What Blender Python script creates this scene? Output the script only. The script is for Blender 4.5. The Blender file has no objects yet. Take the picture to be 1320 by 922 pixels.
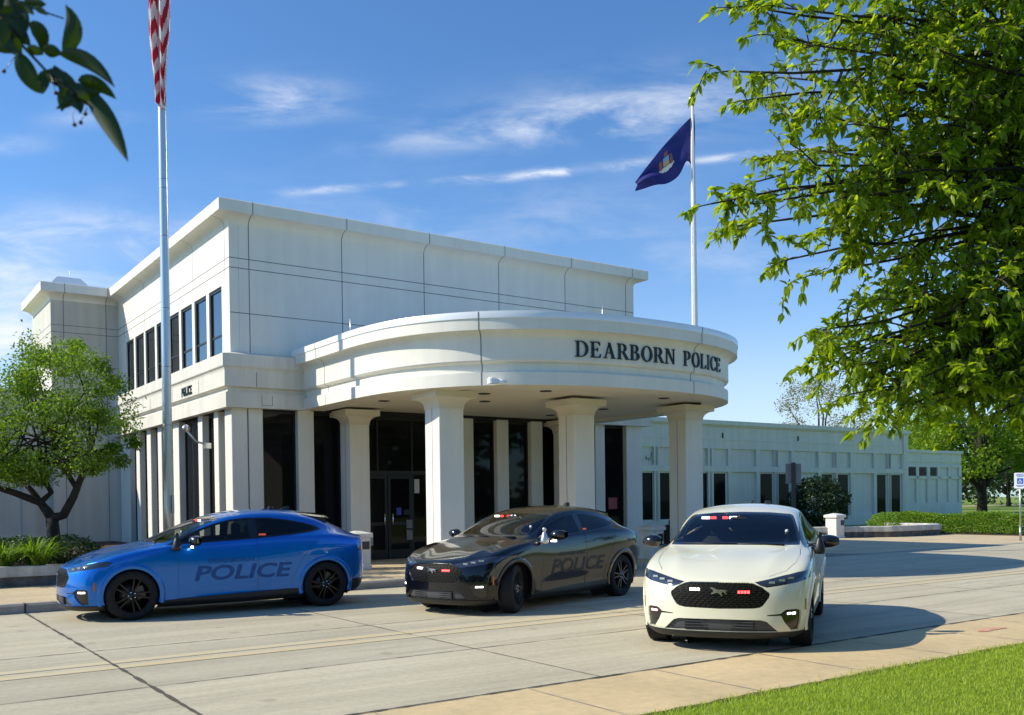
import bpy, bmesh, math, random
import numpy as np
from mathutils import Vector, Matrix, Quaternion
from mathutils.bvhtree import BVHTree

random.seed(11)
RNG = np.random.default_rng(7)
SC = bpy.context.scene
COL = SC.collection
PI = math.pi

# ------------------------------------------------------------------ materials
def mat(name, base=(.5, .5, .5), rough=.6, metal=0., coat=0., spec=.5, emit=None, estr=1.):
    m = bpy.data.materials.new(name)
    m.use_nodes = True
    b = m.node_tree.nodes['Principled BSDF']
    b.inputs['Base Color'].default_value = (*base, 1)
    b.inputs['Roughness'].default_value = rough
    b.inputs['Metallic'].default_value = metal
    b.inputs['Coat Weight'].default_value = coat
    b.inputs['Coat Roughness'].default_value = .03
    b.inputs['Specular IOR Level'].default_value = spec
    if emit:
        b.inputs['Emission Color'].default_value = (*emit, 1)
        b.inputs['Emission Strength'].default_value = estr
    return m

class NT:
    """small node helper"""
    def __init__(s, m):
        s.t = m.node_tree; s.n = s.t.nodes; s.b = s.n['Principled BSDF']
    def new(s, ty, **kw):
        n = s.n.new(ty)
        for k, v in kw.items():
            setattr(n, k, v)
        return n
    def link(s, a, b): s.t.links.new(a, b)
    def coord(s, scale=(1, 1, 1), kind='Object', rot=(0, 0, 0)):
        tc = s.new('ShaderNodeTexCoord'); mp = s.new('ShaderNodeMapping')
        mp.inputs['Scale'].default_value = scale
        mp.inputs['Rotation'].default_value = rot
        s.link(tc.outputs[kind], mp.inputs['Vector'])
        return mp.outputs['Vector']
    def noise(s, vec, scale=5, detail=4, rough=.55, dist=0.):
        n = s.new('ShaderNodeTexNoise')
        n.inputs['Scale'].default_value = scale
        n.inputs['Detail'].default_value = detail
        n.inputs['Roughness'].default_value = rough
        n.inputs['Distortion'].default_value = dist
        s.link(vec, n.inputs['Vector'])
        return n.outputs['Fac']
    def ramp(s, fac, stops):
        r = s.new('ShaderNodeValToRGB')
        el = r.color_ramp.elements
        while len(el) < len(stops):
            el.new(.5)
        for e, (p, c) in zip(el, stops):
            e.position = p
            e.color = (*c, 1) if len(c) == 3 else c
        s.link(fac, r.inputs['Fac'])
        return r.outputs['Color']
    def mix(s, fac, a, b, mode='MIX'):
        m = s.new('ShaderNodeMix', data_type='RGBA', blend_type=mode)
        for sock, v in ((m.inputs[0], fac), (m.inputs[6], a), (m.inputs[7], b)):
            if hasattr(v, 'is_linked') or isinstance(v, bpy.types.NodeSocket):
                s.link(v, sock)
            elif isinstance(v, (int, float)):
                sock.default_value = v
            else:
                sock.default_value = (*v, 1)
        return m.outputs[2]
    def bump(s, h, strength=.2, dist=.01):
        b = s.new('ShaderNodeBump')
        b.inputs['Strength'].default_value = strength
        b.inputs['Distance'].default_value = dist
        s.link(h, b.inputs['Height'])
        s.link(b.outputs['Normal'], s.b.inputs['Normal'])
    def base(s, c): s.link(c, s.b.inputs['Base Color'])

def g3(v): return (v, v, v)

def noisy(name, base, var=.12, scale=3., rough=.7, bump=.15, bscale=60., bdist=.004, streak=0., kind='Object'):
    """a matte surface with patchy colour and a fine grain"""
    m = mat(name, base, rough)
    n = NT(m)
    v = n.coord(kind=kind)
    f = n.noise(v, scale, 6, .6)
    lo = tuple(c * (1 - var) for c in base); hi = tuple(min(1, c * (1 + var * .7)) for c in base)
    c = n.ramp(f, [(.3, lo), (.7, hi)])
    if streak:
        sv = n.coord((2.2, 2.2, .12), kind)
        sf = n.noise(sv, 1.6, 5, .6)
        sc = n.ramp(sf, [(.42, g3(1 - streak)), (.6, g3(1.))])
        c = n.mix(1., c, sc, 'MULTIPLY')
    n.base(c)
    if bump:
        n.bump(n.noise(v, bscale, 3, .6), bump, bdist)
    return m

M = {}
def build_materials():
    M['white_wall'] = noisy('white_wall_paint', (.80, .775, .69), .04, .9, .55, .12, 45, .004, .04)
    M['ledge_wall'] = noisy('ledge_paint', (.72, .69, .60), .08, 1.3, .6, .15, 45, .004, .10)
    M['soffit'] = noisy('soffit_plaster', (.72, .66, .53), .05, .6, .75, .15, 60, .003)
    M['flashing'] = mat('white_metal_flashing', (.86, .87, .87), .3, .15)
    M['joint'] = mat('joint_sealant', (.16, .16, .16), .8)
    M['annex_wall'] = noisy('annex_wall_paint', (.68, .68, .585), .05, .6, .6, .12, 45, .004, .08)
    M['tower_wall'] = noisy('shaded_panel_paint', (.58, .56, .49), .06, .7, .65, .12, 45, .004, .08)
    M['frame'] = mat('dark_window_frame', (.012, .012, .013), .35)
    M['interior'] = mat('dark_room', (.02, .02, .02), .9)
    for nm, sp in (('glass', .2), ('glass_up', .8), ('glass_dim', .05)):
        g = mat('dark_tinted_' + nm, (.006, .007, .008), .03, 0, 0, sp)
        n = NT(g); v = n.coord()
        n.bump(n.noise(v, .9, 1, .4), .06, .02)
        if nm == 'glass_up': n.b.inputs['IOR'].default_value = 2.3
        M[nm] = g
    # road
    m = mat('concrete_road', (.4, .38, .33), .85); n = NT(m); v = n.coord(kind='Object')
    f1 = n.noise(v, .35, 6, .65); f2 = n.noise(v, 14, 5, .7); f3 = n.noise(v, 160, 2, .6)
    c = n.ramp(f1, [(.3, (.51, .45, .315)), (.5, (.55, .49, .345)), (.72, (.59, .53, .385))])
    c = n.mix(1., c, n.ramp(f2, [(.3, g3(.86)), (.65, g3(1.05))]), 'MULTIPLY')
    c = n.mix(1., c, n.ramp(f3, [(.32, g3(.80)), (.6, g3(1.05))]), 'MULTIPLY')
    st = n.noise(n.coord((.10, 1.1, 1)), 1.7, 5, .7, .6)
    c = n.mix(1., c, n.ramp(st, [(.38, g3(.86)), (.52, g3(1.))]), 'MULTIPLY')
    # each slab weathers a little differently; oil drips and tyre grime
    sp = n.new('ShaderNodeSeparateXYZ'); n.link(v, sp.inputs[0])
    def mth(op, a, b_=0.):
        q = n.new('ShaderNodeMath', operation=op)
        for i_, w_ in ((0, a), (1, b_)):
            if isinstance(w_, (int, float)): q.inputs[i_].default_value = w_
            else: n.link(w_, q.inputs[i_])
        return q.outputs[0]
    fx = mth('FLOOR', mth('DIVIDE', mth('ADD', sp.outputs[0], 11.5), 3.55))
    fy = mth('ADD', mth('GREATER_THAN', sp.outputs[1], -13.2), mth('GREATER_THAN', sp.outputs[1], -15.87))
    cb = n.new('ShaderNodeCombineXYZ'); n.link(fx, cb.inputs[0]); n.link(fy, cb.inputs[1])
    wn = n.new('ShaderNodeTexWhiteNoise', noise_dimensions='2D'); n.link(cb.outputs[0], wn.inputs['Vector'])
    c = n.mix(1., c, n.ramp(wn.outputs['Value'], [(0., (.90, .90, .91)), (1., (1.05, 1.04, 1.03))]), 'MULTIPLY')
    vo = n.new('ShaderNodeTexVoronoi'); vo.inputs['Scale'].default_value = 1.3; n.link(v, vo.inputs['Vector'])
    sz = n.noise(v, 2.3, 2, .5)
    dd = mth('SUBTRACT', vo.outputs['Distance'], mth('MULTIPLY', sz, .14))
    c = n.mix(1., c, n.ramp(dd, [(.0, g3(.78)), (.05, g3(1.))]), 'MULTIPLY')
    gr = n.noise(n.coord((.035, .9, 1)), 2.2, 6, .75, .3)
    c = n.mix(1., c, n.ramp(gr, [(.40, g3(.88)), (.56, g3(1.02))]), 'MULTIPLY')
    n.base(c); n.bump(f3, .35, .004); M['road'] = m
    # yellow line: faded paint over the same concrete
    m = mat('faded_yellow_paint', (.5, .33, .1), .85); n = NT(m); v = n.coord()
    f = n.noise(v, 9, 6, .75); f2 = n.noise(n.coord((.25, 1, 1)), 2.5, 3, .6)
    c = n.ramp(f, [(.36, (.53, .47, .325)), (.70, (.59, .45, .225))])
    c2 = n.ramp(f2, [(.36, (.53, .47, .325)), (.66, (.60, .45, .22))])
    n.base(n.mix(.5, c, c2)); M['yellow'] = m
    # sidewalks
    for key, hue in (('walk', (.65, .49, .26)), ('walk_far', (.62, .485, .29))):
        m = mat('tan_' + key, hue, .85); n = NT(m); v = n.coord()
        f1 = n.noise(v, .8, 6, .65); f3 = n.noise(v, 190, 2, .6); f2 = n.noise(v, 9, 5, .7)
        c = n.ramp(f1, [(.3, tuple(x * .84 for x in hue)), (.7, tuple(x * 1.1 for x in hue))])
        c = n.mix(1., c, n.ramp(f2, [(.3, (.86, .87, .90)), (.62, g3(1.04))]), 'MULTIPLY')
        c = n.mix(1., c, n.ramp(f3, [(.33, g3(.82)), (.6, g3(1.04))]), 'MULTIPLY')
        n.base(c); n.bump(f3, .3, .003); M[key] = m
    M['curb'] = noisy('grey_curb_concrete', (.36, .33, .28), .28, 2.5, .9, .4, 70, .006)
    M['crack'] = noisy('dirt_filled_joint', (.07, .06, .045), .4, 20, .95, .4, 60, .01)
    M['joint_line'] = noisy('thin_slab_joint', (.20, .175, .13), .5, 6, .95, 0)
    M['joint_dark'] = noisy('dark_slab_joint', (.09, .08, .06), .5, 6, .95, 0)
    M['red_spray'] = mat('red_spray_paint', (.6, .1, .07), .85)
    n = NT(M['red_spray']); f = n.noise(n.coord(), 14, 4, .7)
    n.base(n.ramp(f, [(.38, (.56, .41, .26)), (.72, (.68, .13, .09))]))
    # soil and grass
    m = mat('lawn_ground', (.07, .12, .02), .95); n = NT(m); v = n.coord()
    f = n.noise(v, 1.2, 6, .7); f2 = n.noise(v, 40, 4, .7)
    c = n.ramp(f, [(.3, (.17, .25, .022)), (.7, (.25, .34, .04))])
    c = n.mix(1., c, n.ramp(f2, [(.3, g3(.6)), (.65, g3(1.15))]), 'MULTIPLY')
    n.base(c); n.bump(f2, .8, .04); M['lawn'] = m
    M['soil'] = noisy('dark_bark_mulch', (.07, .04, .028), .4, 12, .95, .8, 50, .02)
    # planters
    m = noisy('weathered_planter_cap', (.62, .60, .55), .25, 3, .75, .3, 40, .006, .25); M['cap'] = m
    m = noisy('dark_weathered_stone', (.17, .155, .14), .45, 5, .9, .5, 40, .01, .35); M['stone'] = m
    M['pier'] = noisy('white_painted_pier', (.76, .745, .70), .07, 3, .6, .15, 50, .004, .08)
    # metals
    M['alu'] = mat('brushed_aluminium', (.62, .62, .61), .32, .85)
    M['alu_band'] = mat('pole_joint_band', (.25, .25, .25), .4, .8)
    M['pole_white'] = mat('satin_white_pole', (.80, .78, .72), .3, .1)
    M['gold'] = mat('gilded_ball', (.75, .66, .42), .3, .9)
    M['galv'] = mat('galvanised_steel', (.42, .43, .43), .4, .8)
    M['dark_metal'] = mat('dark_grey_metal', (.05, .05, .055), .5, .3)
    M['black'] = mat('black_plastic', (.012, .012, .013), .45)
    M['letter'] = mat('dark_green_black_letters', (.006, .014, .013), .35)
    M['notice_w'] = mat('white_paper_notice', (.55, .55, .53), .7)
    M['notice_b'] = mat('blue_notice', (.06, .07, .42), .6)
    M['reflection_r'] = mat('red_reflection_paint', (.35, .07, .05), .6)
    M['sign_white'] = mat('white_sign_face', (.80, .82, .84), .5)
    M['sign_blue'] = mat('blue_sign_symbol', (.02, .10, .50), .5)
    M['sign_grey'] = noisy('grey_sign_back', (.22, .215, .21), .15, 5, .6, 0)
    # flags
    for nm, c in (('flag_red', (.52, .015, .035)), ('flag_white', (.82, .80, .80)), ('flag_navy', (.018, .026, .17))):
        f = mat(nm, c, .75)
        n = NT(f)
        tr = n.new('ShaderNodeBsdfTranslucent'); tr.inputs['Color'].default_value = (*c, 1)
        mx = n.new('ShaderNodeMixShader'); mx.inputs[0].default_value = .3
        out = n.n['Material Output']
        n.link(n.b.outputs[0], mx.inputs[1]); n.link(tr.outputs[0], mx.inputs[2]); n.link(mx.outputs[0], out.inputs[0])
        M[nm] = f
    M['gold_cloth'] = mat('gold_embroidery', (.50, .33, .12), .7)
    M['brown_cloth'] = mat('brown_embroidery', (.30, .10, .06), .7)
    M['pale_cloth'] = mat('pale_embroidery', (.62, .60, .55), .7)
    M['sky_cloth'] = mat('light_blue_embroidery', (.20, .36, .55), .7)
    # plants
    def leaf(nm, a, b, trans=.4, rough=.45, tcol=None):
        m = mat(nm, a, rough); n = NT(m)
        oi = n.new('ShaderNodeNewGeometry')
        c = n.ramp(oi.outputs['Random Per Island'], [(0., a), (1., b)])
        n.base(c)
        tr = n.new('ShaderNodeBsdfTranslucent')
        tc = n.mix(1., c, tcol or (1.5, 1.5, .45), 'MULTIPLY')
        n.link(tc, tr.inputs['Color'])
        mx = n.new('ShaderNodeMixShader'); mx.inputs[0].default_value = trans
        n.link(n.b.outputs[0], mx.inputs[1]); n.link(tr.outputs[0], mx.inputs[2])
        n.link(mx.outputs[0], n.n['Material Output'].inputs[0])
        return m
    M['leaf_near'] = leaf('crabapple_leaves', (.13, .22, .010), (.36, .45, .030), .6, .42)
    M['leaf_twig'] = leaf('dark_twig_leaves', (.012, .026, .004), (.035, .07, .008), .32, .5)
    M['leaf_left'] = leaf('small_tree_leaves', (.075, .155, .018), (.20, .31, .036), .5, .5)
    M['leaf_far'] = leaf('far_tree_leaves', (.11, .20, .014), (.26, .37, .026), .5, .5)
    M['leaf_deep'] = leaf('deep_green_leaves', (.015, .045, .010), (.04, .085, .016), .3, .5)
    M['leaf_pale'] = leaf('pale_sparse_leaves', (.16, .17, .10), (.30, .29, .20), .4, .6)
    M['leaf_hedge'] = leaf('hedge_leaves', (.10, .20, .014), (.22, .36, .026), .42, .5)
    M['leaf_bush'] = leaf('dark_bush_leaves', (.010, .028, .010), (.03, .06, .016), .25, .5)
    M['blade'] = leaf('grass_blades', (.23, .34, .02), (.47, .56, .06), .42, .6)
    M['lily'] = leaf('strap_leaves', (.10, .19, .015), (.22, .36, .04), .4, .5)
    M['bark'] = noisy('brown_bark', (.075, .055, .042), .4, 9, .95, .8, 40, .02)
    M['bark_dark'] = noisy('dark_bark', (.035, .027, .022), .4, 9, .95, .8, 40, .02)
    M['berry'] = mat('dark_berries', (.04, .012, .01), .4)

# ------------------------------------------------------------------ mesh helpers
def link(o, parent=None):
    COL.objects.link(o)
    if parent is not None:
        o.parent = parent
    return o

def mesh_obj(name, verts, faces, mats, parent=None, idx=None, smooth=False):
    me = bpy.data.meshes.new(name)
    me.from_pydata([tuple(v) for v in verts], [], [tuple(f) for f in faces])
    for m in (mats if isinstance(mats, (list, tuple)) else [mats]):
        me.materials.append(m)
    if idx is not None:
        me.polygons.foreach_set('material_index', np.asarray(idx, dtype=np.int32))
    if smooth:
        me.polygons.foreach_set('use_smooth', np.ones(len(me.polygons), dtype=bool))
    me.update()
    return link(bpy.data.objects.new(name, me), parent)

def np_obj(name, V, F, m, parent=None, smooth=False):
    """fast build from arrays; F is (n,k)"""
    me = bpy.data.meshes.new(name)
    V = np.asarray(V, dtype=np.float32); F = np.asarray(F, dtype=np.int32)
    n, k = F.shape
    me.vertices.add(len(V)); me.vertices.foreach_set('co', V.ravel())
    me.loops.add(n * k); me.loops.foreach_set('vertex_index', F.ravel())
    me.polygons.add(n)
    me.polygons.foreach_set('loop_start', np.arange(0, n * k, k, dtype=np.int32))
    me.polygons.foreach_set('loop_total', np.full(n, k, dtype=np.int32))
    if smooth:
        me.polygons.foreach_set('use_smooth', np.ones(n, dtype=bool))
    me.update(calc_edges=True); me.validate()
    me.materials.append(m)
    return link(bpy.data.objects.new(name, me), parent)

class MB:
    """collects boxes, prisms, tubes, lathes; build() links them as one mesh"""
    def __init__(s): s.v = []; s.f = []; s.i = []; s.sm = []
    def add(s, vs, fs, mi=0, sm=False):
        b = len(s.v)
        s.v += [tuple(v) for v in vs]
        for f in fs:
            s.f.append(tuple(b + k for k in f)); s.i.append(mi); s.sm.append(sm)
        return s
    def box(s, x0, x1, y0, y1, z0, z1, mi=0):
        v = [(x0, y0, z0), (x1, y0, z0), (x1, y1, z0), (x0, y1, z0), (x0, y0, z1), (x1, y0, z1), (x1, y1, z1), (x0, y1, z1)]
        return s.add(v, [(0, 3, 2, 1), (4, 5, 6, 7), (0, 1, 5, 4), (1, 2, 6, 5), (2, 3, 7, 6), (3, 0, 4, 7)], mi)
    def bbox(s, x0, x1, y0, y1, z0, z1, b=.01, mi=0):
        """box with its upright and top edges chamfered"""
        r1 = [(x0 + b, y0), (x1 - b, y0), (x1, y0 + b), (x1, y1 - b), (x1 - b, y1), (x0 + b, y1), (x0, y1 - b), (x0, y0 + b)]
        cx, cy = (x0 + x1) / 2, (y0 + y1) / 2
        r2 = [(x + (b if x < cx else -b), y + (b if y < cy else -b)) for x, y in r1]
        v = [(x, y, z0) for x, y in r1] + [(x, y, z1 - b) for x, y in r1] + [(x, y, z1) for x, y in r2]
        f = [tuple(range(7, -1, -1)), tuple(range(16, 24))]
        for k in range(8):
            k2 = (k + 1) % 8
            f += [(k, k2, 8 + k2, 8 + k), (8 + k, 8 + k2, 16 + k2, 16 + k)]
        return s.add(v, f, mi)
    def prism(s, poly, z0, z1, mi=0):
        n = len(poly)
        a = sum(poly[k][0] * poly[(k + 1) % n][1] - poly[(k + 1) % n][0] * poly[k][1] for k in range(n))
        if a < 0: poly = poly[::-1]
        v = [(x, y, z0) for x, y in poly] + [(x, y, z1) for x, y in poly]
        f = [tuple(range(n - 1, -1, -1)), tuple(range(n, 2 * n))]
        f += [(k, (k + 1) % n, n + (k + 1) % n, n + k) for k in range(n)]
        return s.add(v, f, mi)
    def tube(s, pts, radii, n=8, mi=0, cap=True):
        pts = [Vector(p) for p in pts]
        if not hasattr(radii, '__len__'): radii = [radii] * len(pts)
        base = len(s.v); prev = None
        for k, p in enumerate(pts):
            d = (pts[min(k + 1, len(pts) - 1)] - pts[max(k - 1, 0)]).normalized()
            if prev is None:
                a = d.orthogonal().normalized()
            else:
                a = (prev - d * prev.dot(d))
                a = a.normalized() if a.length > 1e-6 else d.orthogonal().normalized()
            prev = a; b = d.cross(a)
            for q in range(n):
                t = 2 * PI * q / n
                s.v.append(tuple(p + (a * math.cos(t) + b * math.sin(t)) * radii[k]))
        for k in range(len(pts) - 1):
            for q in range(n):
                q2 = (q + 1) % n
                s.f.append((base + k * n + q, base + k * n + q2, base + (k + 1) * n + q2, base + (k + 1) * n + q)); s.i.append(mi); s.sm.append(True)
        if cap:
            e = base + (len(pts) - 1) * n
            s.f.append(tuple(base + q for q in range(n - 1, -1, -1))); s.i.append(mi); s.sm.append(False)
            s.f.append(tuple(e + q for q in range(n))); s.i.append(mi); s.sm.append(False)
        return s
    def lathe(s, prof, n=24, axis='z', o=(0, 0, 0), mi=0, sm=True, cap=True):
        """prof: (r, h) along the axis"""
        base = len(s.v)
        for r, h in prof:
            for q in range(n):
                t = 2 * PI * q / n
                a, b = r * math.cos(t), r * math.sin(t)
                p = {'z': (a, b, h), 'y': (b, h, a), 'x': (h, a, b)}[axis]
                s.v.append((p[0] + o[0], p[1] + o[1], p[2] + o[2]))
        for k in range(len(prof) - 1):
            for q in range(n):
                q2 = (q + 1) % n
                s.f.append((base + k * n + q, base + k * n + q2, base + (k + 1) * n + q2, base + (k + 1) * n + q)); s.i.append(mi); s.sm.append(sm)
        for k, rev in ((0, True), (len(prof) - 1, False)):
            if cap and prof[k][0] > 1e-4:
                ring = [base + k * n + q for q in range(n)]
                s.f.append(tuple(ring[::-1] if rev else ring)); s.i.append(mi); s.sm.append(False)
        return s
    def sheet(s, rows, mi=0, sm=False, flip=False):
        base = len(s.v); n = len(rows[0])
        for r in rows: s.v += [tuple(p) for p in r]
        for k in range(len(rows) - 1):
            for q in range(n - 1):
                f = (base + k * n + q, base + k * n + q + 1, base + (k + 1) * n + q + 1, base + (k + 1) * n + q)
                s.f.append(f[::-1] if flip else f); s.i.append(mi); s.sm.append(sm)
        return s
    def build(s, name, mats, parent=None, fix=True):
        me = bpy.data.meshes.new(name)
        me.from_pydata(s.v, [], s.f)
        for m in (mats if isinstance(mats, (list, tuple)) else [mats]): me.materials.append(m)
        me.polygons.foreach_set('material_index', np.asarray(s.i, dtype=np.int32))
        me.polygons.foreach_set('use_smooth', np.asarray(s.sm, dtype=bool))
        me.update()
        if fix:
            bm = bmesh.new(); bm.from_mesh(me)
            bmesh.ops.recalc_face_normals(bm, faces=bm.faces)
            bm.to_mesh(me); bm.free()
        return link(bpy.data.objects.new(name, me), parent)

def tag(o, label=None, cat=None, group=None, kind=None):
    if label: o['label'] = label
    if cat: o['category'] = cat
    if group: o['group'] = group
    if kind: o['kind'] = kind
    return o

def empty(name, loc=(0, 0, 0), rz=0., label=None, cat=None, group=None):
    o = bpy.data.objects.new(name, None)
    o.location = loc; o.rotation_euler = (0, 0, rz); o.empty_display_size = .2
    link(o)
    return tag(o, label, cat, group)

def copy_tree(o, parent=None):
    c = o.copy(); COL.objects.link(c)
    if parent is not None: c.parent = parent
    for ch in [k for k in o.children]:
        copy_tree(ch, c)
    return c

# ------------------------------------------------------------------ place: camera and street axes (measured from the photo)
H = 1.68                                    # eye height
PITCH, ROLL, FOC = -0.0133820, 0.0126237, 1226.36
AZ = math.radians(55.03)
U = Vector((math.sin(AZ), math.cos(AZ), 0))  # along the building front and the road
N = Vector((math.cos(AZ), -math.sin(AZ), 0)) # from the building towards the road
D0 = Vector((-3.0271, 28.3793, 0))
K = (H - .15) / H                            # the pavement at the building stands one kerb above the road
RZ = math.atan2(U.y, U.x)

def SN(s, n, z=0.):                          # street frame, road level
    p = D0 + U * s + N * n
    return Vector((p.x, p.y, z))
def BN(s, n, z=0.):                          # the same frame one kerb higher
    p = SN(s, n, z)
    return Vector((p.x * K, p.y * K, H + K * (z - H)))
# ------------------------------------------------------------------ car: one smooth cage, cut into panels
SX = [None, 1.80, 1.42, 1.00, .55, .10, -.40, -.95, -1.45, -1.90, None]
#        k0 bottom      k1 rocker     k2 low door    k3 mid door    k4 shoulder
SIDE = [
 [(1.98, .78, .17), (2.05, .86, .23), (2.06, .885, .40), (2.05, .885, .58), (2.03, .87, .74)],
 [(1.80, .78, .17), (1.80, .89, .23), (1.80, .93, .40), (1.80, .945, .60), (1.80, .945, .82)],
 [(1.42, .78, .16), (1.42, .90, .23), (1.42, .93, .40), (1.42, .95, .62), (1.42, .955, .88)],
 [(1.00, .78, .16), (1.00, .90, .22), (1.00, .905, .38), (1.00, .935, .68), (1.00, .935, .92)],
 [(.55, .78, .16), (.55, .905, .22), (.55, .880, .38), (.55, .940, .68), (.55, .930, .93)],
 [(.10, .78, .16), (.10, .905, .22), (.10, .875, .38), (.10, .940, .69), (.10, .928, .95)],
 [(-.40, .78, .16), (-.40, .905, .22), (-.40, .875, .38), (-.40, .940, .71), (-.40, .928, .97)],
 [(-.95, .78, .17), (-.95, .905, .23), (-.95, .895, .40), (-.95, .945, .72), (-.95, .948, .98)],
 [(-1.45, .78, .18), (-1.45, .90, .25), (-1.45, .93, .42), (-1.45, .965, .70), (-1.45, .985, .97)],
 [(-1.90, .76, .20), (-1.90, .88, .27), (-1.90, .92, .46), (-1.90, .945, .72), (-1.90, .965, .96)],
 [(-2.02, .76, .22), (-2.10, .85, .29), (-2.13, .88, .47), (-2.13, .895, .72), (-2.12, .885, .95)],
]
#        t4 belt/fender   t3 glass foot   t2 cant rail     t1 roof edge     t0 centre
TOP = [
 [(2.02, .835, .845), (2.17, .66, .795), (2.245, .44, .79), (2.285, .22, .795), (2.295, 0, .795)],
 [(1.80, .915, .945), (1.82, .72, .950), (1.84, .54, .972), (1.86, .30, .952), (1.86, 0, .968)],
 [(1.42, .93, 1.02), (1.42, .75, 1.035), (1.43, .55, 1.060), (1.45, .34, 1.030), (1.45, 0, 1.05)],
 [(1.00, .92, 1.055), (.99, .845, 1.085), (1.00, .785, 1.10), (1.08, .40, 1.095), (1.11, 0, 1.095)],
 [(.55, .900, 1.075), (.55, .845, 1.105), (.55, .755, 1.285), (.57, .665, 1.340), (.62, 0, 1.35)],
 [(.10, .898, 1.10), (.10, .85, 1.13), (.10, .71, 1.445), (.11, .635, 1.505), (.12, 0, 1.555)],
 [(-.40, .898, 1.125), (-.40, .855, 1.16), (-.40, .705, 1.495), (-.40, .63, 1.57), (-.40, 0, 1.63)],
 [(-.95, .918, 1.15), (-.95, .855, 1.195), (-.95, .70, 1.455), (-.95, .62, 1.555), (-.95, 0, 1.63)],
 [(-1.45, .955, 1.165), (-1.45, .845, 1.225), (-1.45, .705, 1.33), (-1.45, .61, 1.49), (-1.45, 0, 1.575)],
 [(-1.90, .93, 1.145), (-1.90, .79, 1.185), (-1.90, .67, 1.20), (-1.90, .55, 1.265), (-1.90, 0, 1.33)],
 [(-2.10, .86, 1.08), (-2.22, .70, 1.115), (-2.28, .50, 1.13), (-2.31, .25, 1.135), (-2.32, 0, 1.135)],
]
#  front face j3..j0, levels k0..k4
FRONT = {
 3: [(2.16, .64, .17), (2.245, .67, .23), (2.25, .67, .40), (2.245, .67, .58), (2.22, .66, .72)],
 2: [(2.25, .44, .17), (2.335, .45, .23), (2.335, .45, .40), (2.335, .45, .58), (2.305, .45, .73)],
 1: [(2.29, .22, .17), (2.37, .22, .23), (2.365, .22, .40), (2.375, .22, .58), (2.35, .22, .735)],
 0: [(2.30, 0, .17), (2.38, 0, .23), (2.375, 0, .40), (2.385, 0, .58), (2.36, 0, .735)],
}
REAR = {
 3: [(-2.14, .62, .22), (-2.22, .66, .29), (-2.26, .68, .47), (-2.26, .69, .72), (-2.25, .69, .97)],
 2: [(-2.2, .44, .22), (-2.29, .45, .29), (-2.33, .46, .47), (-2.33, .47, .72), (-2.31, .48, .98)],
 1: [(-2.22, .22, .22), (-2.32, .22, .29), (-2.36, .22, .47), (-2.36, .23, .72), (-2.34, .24, .985)],
 0: [(-2.23, 0, .22), (-2.33, 0, .29), (-2.37, 0, .47), (-2.37, 0, .72), (-2.35, 0, .985)],
}

def car_surface():
    bm = bmesh.new(); vd = {}
    def V(p):
        k = tuple(round(c, 4) for c in p)
        if k not in vd: vd[k] = bm.verts.new(k)
        return vd[k]
    def quad(a, b, c, d):
        for sgn in (1, -1):
            vs = [V((p[0], p[1] * sgn, p[2])) for p in (a, b, c, d)]
            if sgn < 0: vs = vs[::-1]
            if len(set(vs)) == 4:
                bm.faces.new(vs)
    side = [SIDE[i] + [TOP[i][0]] for i in range(11)]
    for i in range(10):
        for k in range(5):
            quad(side[i][k], side[i][k + 1], side[i + 1][k + 1], side[i + 1][k])
        for j in range(4):
            quad(TOP[i][j], TOP[i][j + 1], TOP[i + 1][j + 1], TOP[i + 1][j])
    for P, i in ((FRONT, 0), (REAR, 10)):
        cols = [side[i]] + [P[j] + [TOP[i][4 - j]] for j in (3, 2, 1, 0)]
        for a, b in zip(cols, cols[1:]):
            for k in range(5):
                q = (a[k], b[k], b[k + 1], a[k + 1])
                quad(*(q if i == 0 else q[::-1]))
    cl = bm.edges.layers.float.new('crease_edge')
    def crease(pts, w):
        for a, b in zip(pts, pts[1:]):
            for sgn in (1, -1):
                e = bm.edges.get((V((a[0], a[1] * sgn, a[2])), V((b[0], b[1] * sgn, b[2]))))
                if e: e[cl] = w
    crease([TOP[0][j] for j in range(5)], .35)
    crease([TOP[10][j] for j in range(5)], .55)
    crease([side[i][1] for i in range(11)], .3)
    crease([TOP[i][0] for i in range(2, 10)], .25)
    crease([TOP[i][2] for i in range(3, 9)], .25)
    crease([TOP[i][2] for i in range(0, 4)], .45)
    bmesh.ops.recalc_face_normals(bm, faces=bm.faces)
    s = sum(f.normal.dot(f.calc_center_median() - Vector((0, 0, .7))) for f in bm.faces)
    if s < 0: bmesh.ops.reverse_faces(bm, faces=bm.faces)
    me = bpy.data.meshes.new('cage'); bm.to_mesh(me); bm.free()
    o = bpy.data.objects.new('cage', me); COL.objects.link(o)
    md = o.modifiers.new('s', 'SUBSURF'); md.levels = 3; md.render_levels = 3
    dg = bpy.context.evaluated_depsgraph_get(); dg.update()
    me2 = bpy.data.meshes.new_from_object(o.evaluated_get(dg))
    bpy.data.objects.remove(o); bpy.data.meshes.remove(me)
    return me2

def offset_poly(P, d):
    """shrink (d>0) a polygon given in any winding"""
    n = len(P)
    a = sum(P[k][0] * P[(k + 1) % n][1] - P[(k + 1) % n][0] * P[k][1] for k in range(n))
    sg = 1 if a > 0 else -1
    out = []
    for k in range(n):
        p0, p1, p2 = Vector(P[k - 1]), Vector(P[k]), Vector(P[(k + 1) % n])
        e1 = (p1 - p0).normalized(); e2 = (p2 - p1).normalized()
        n1 = Vector((-e1.y, e1.x)) * sg; n2 = Vector((-e2.y, e2.x)) * sg
        m = n1 + n2
        m = m / max(.35, m.length_squared) * 2
        out.append(tuple(p1 + m * d))
    return out

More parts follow.
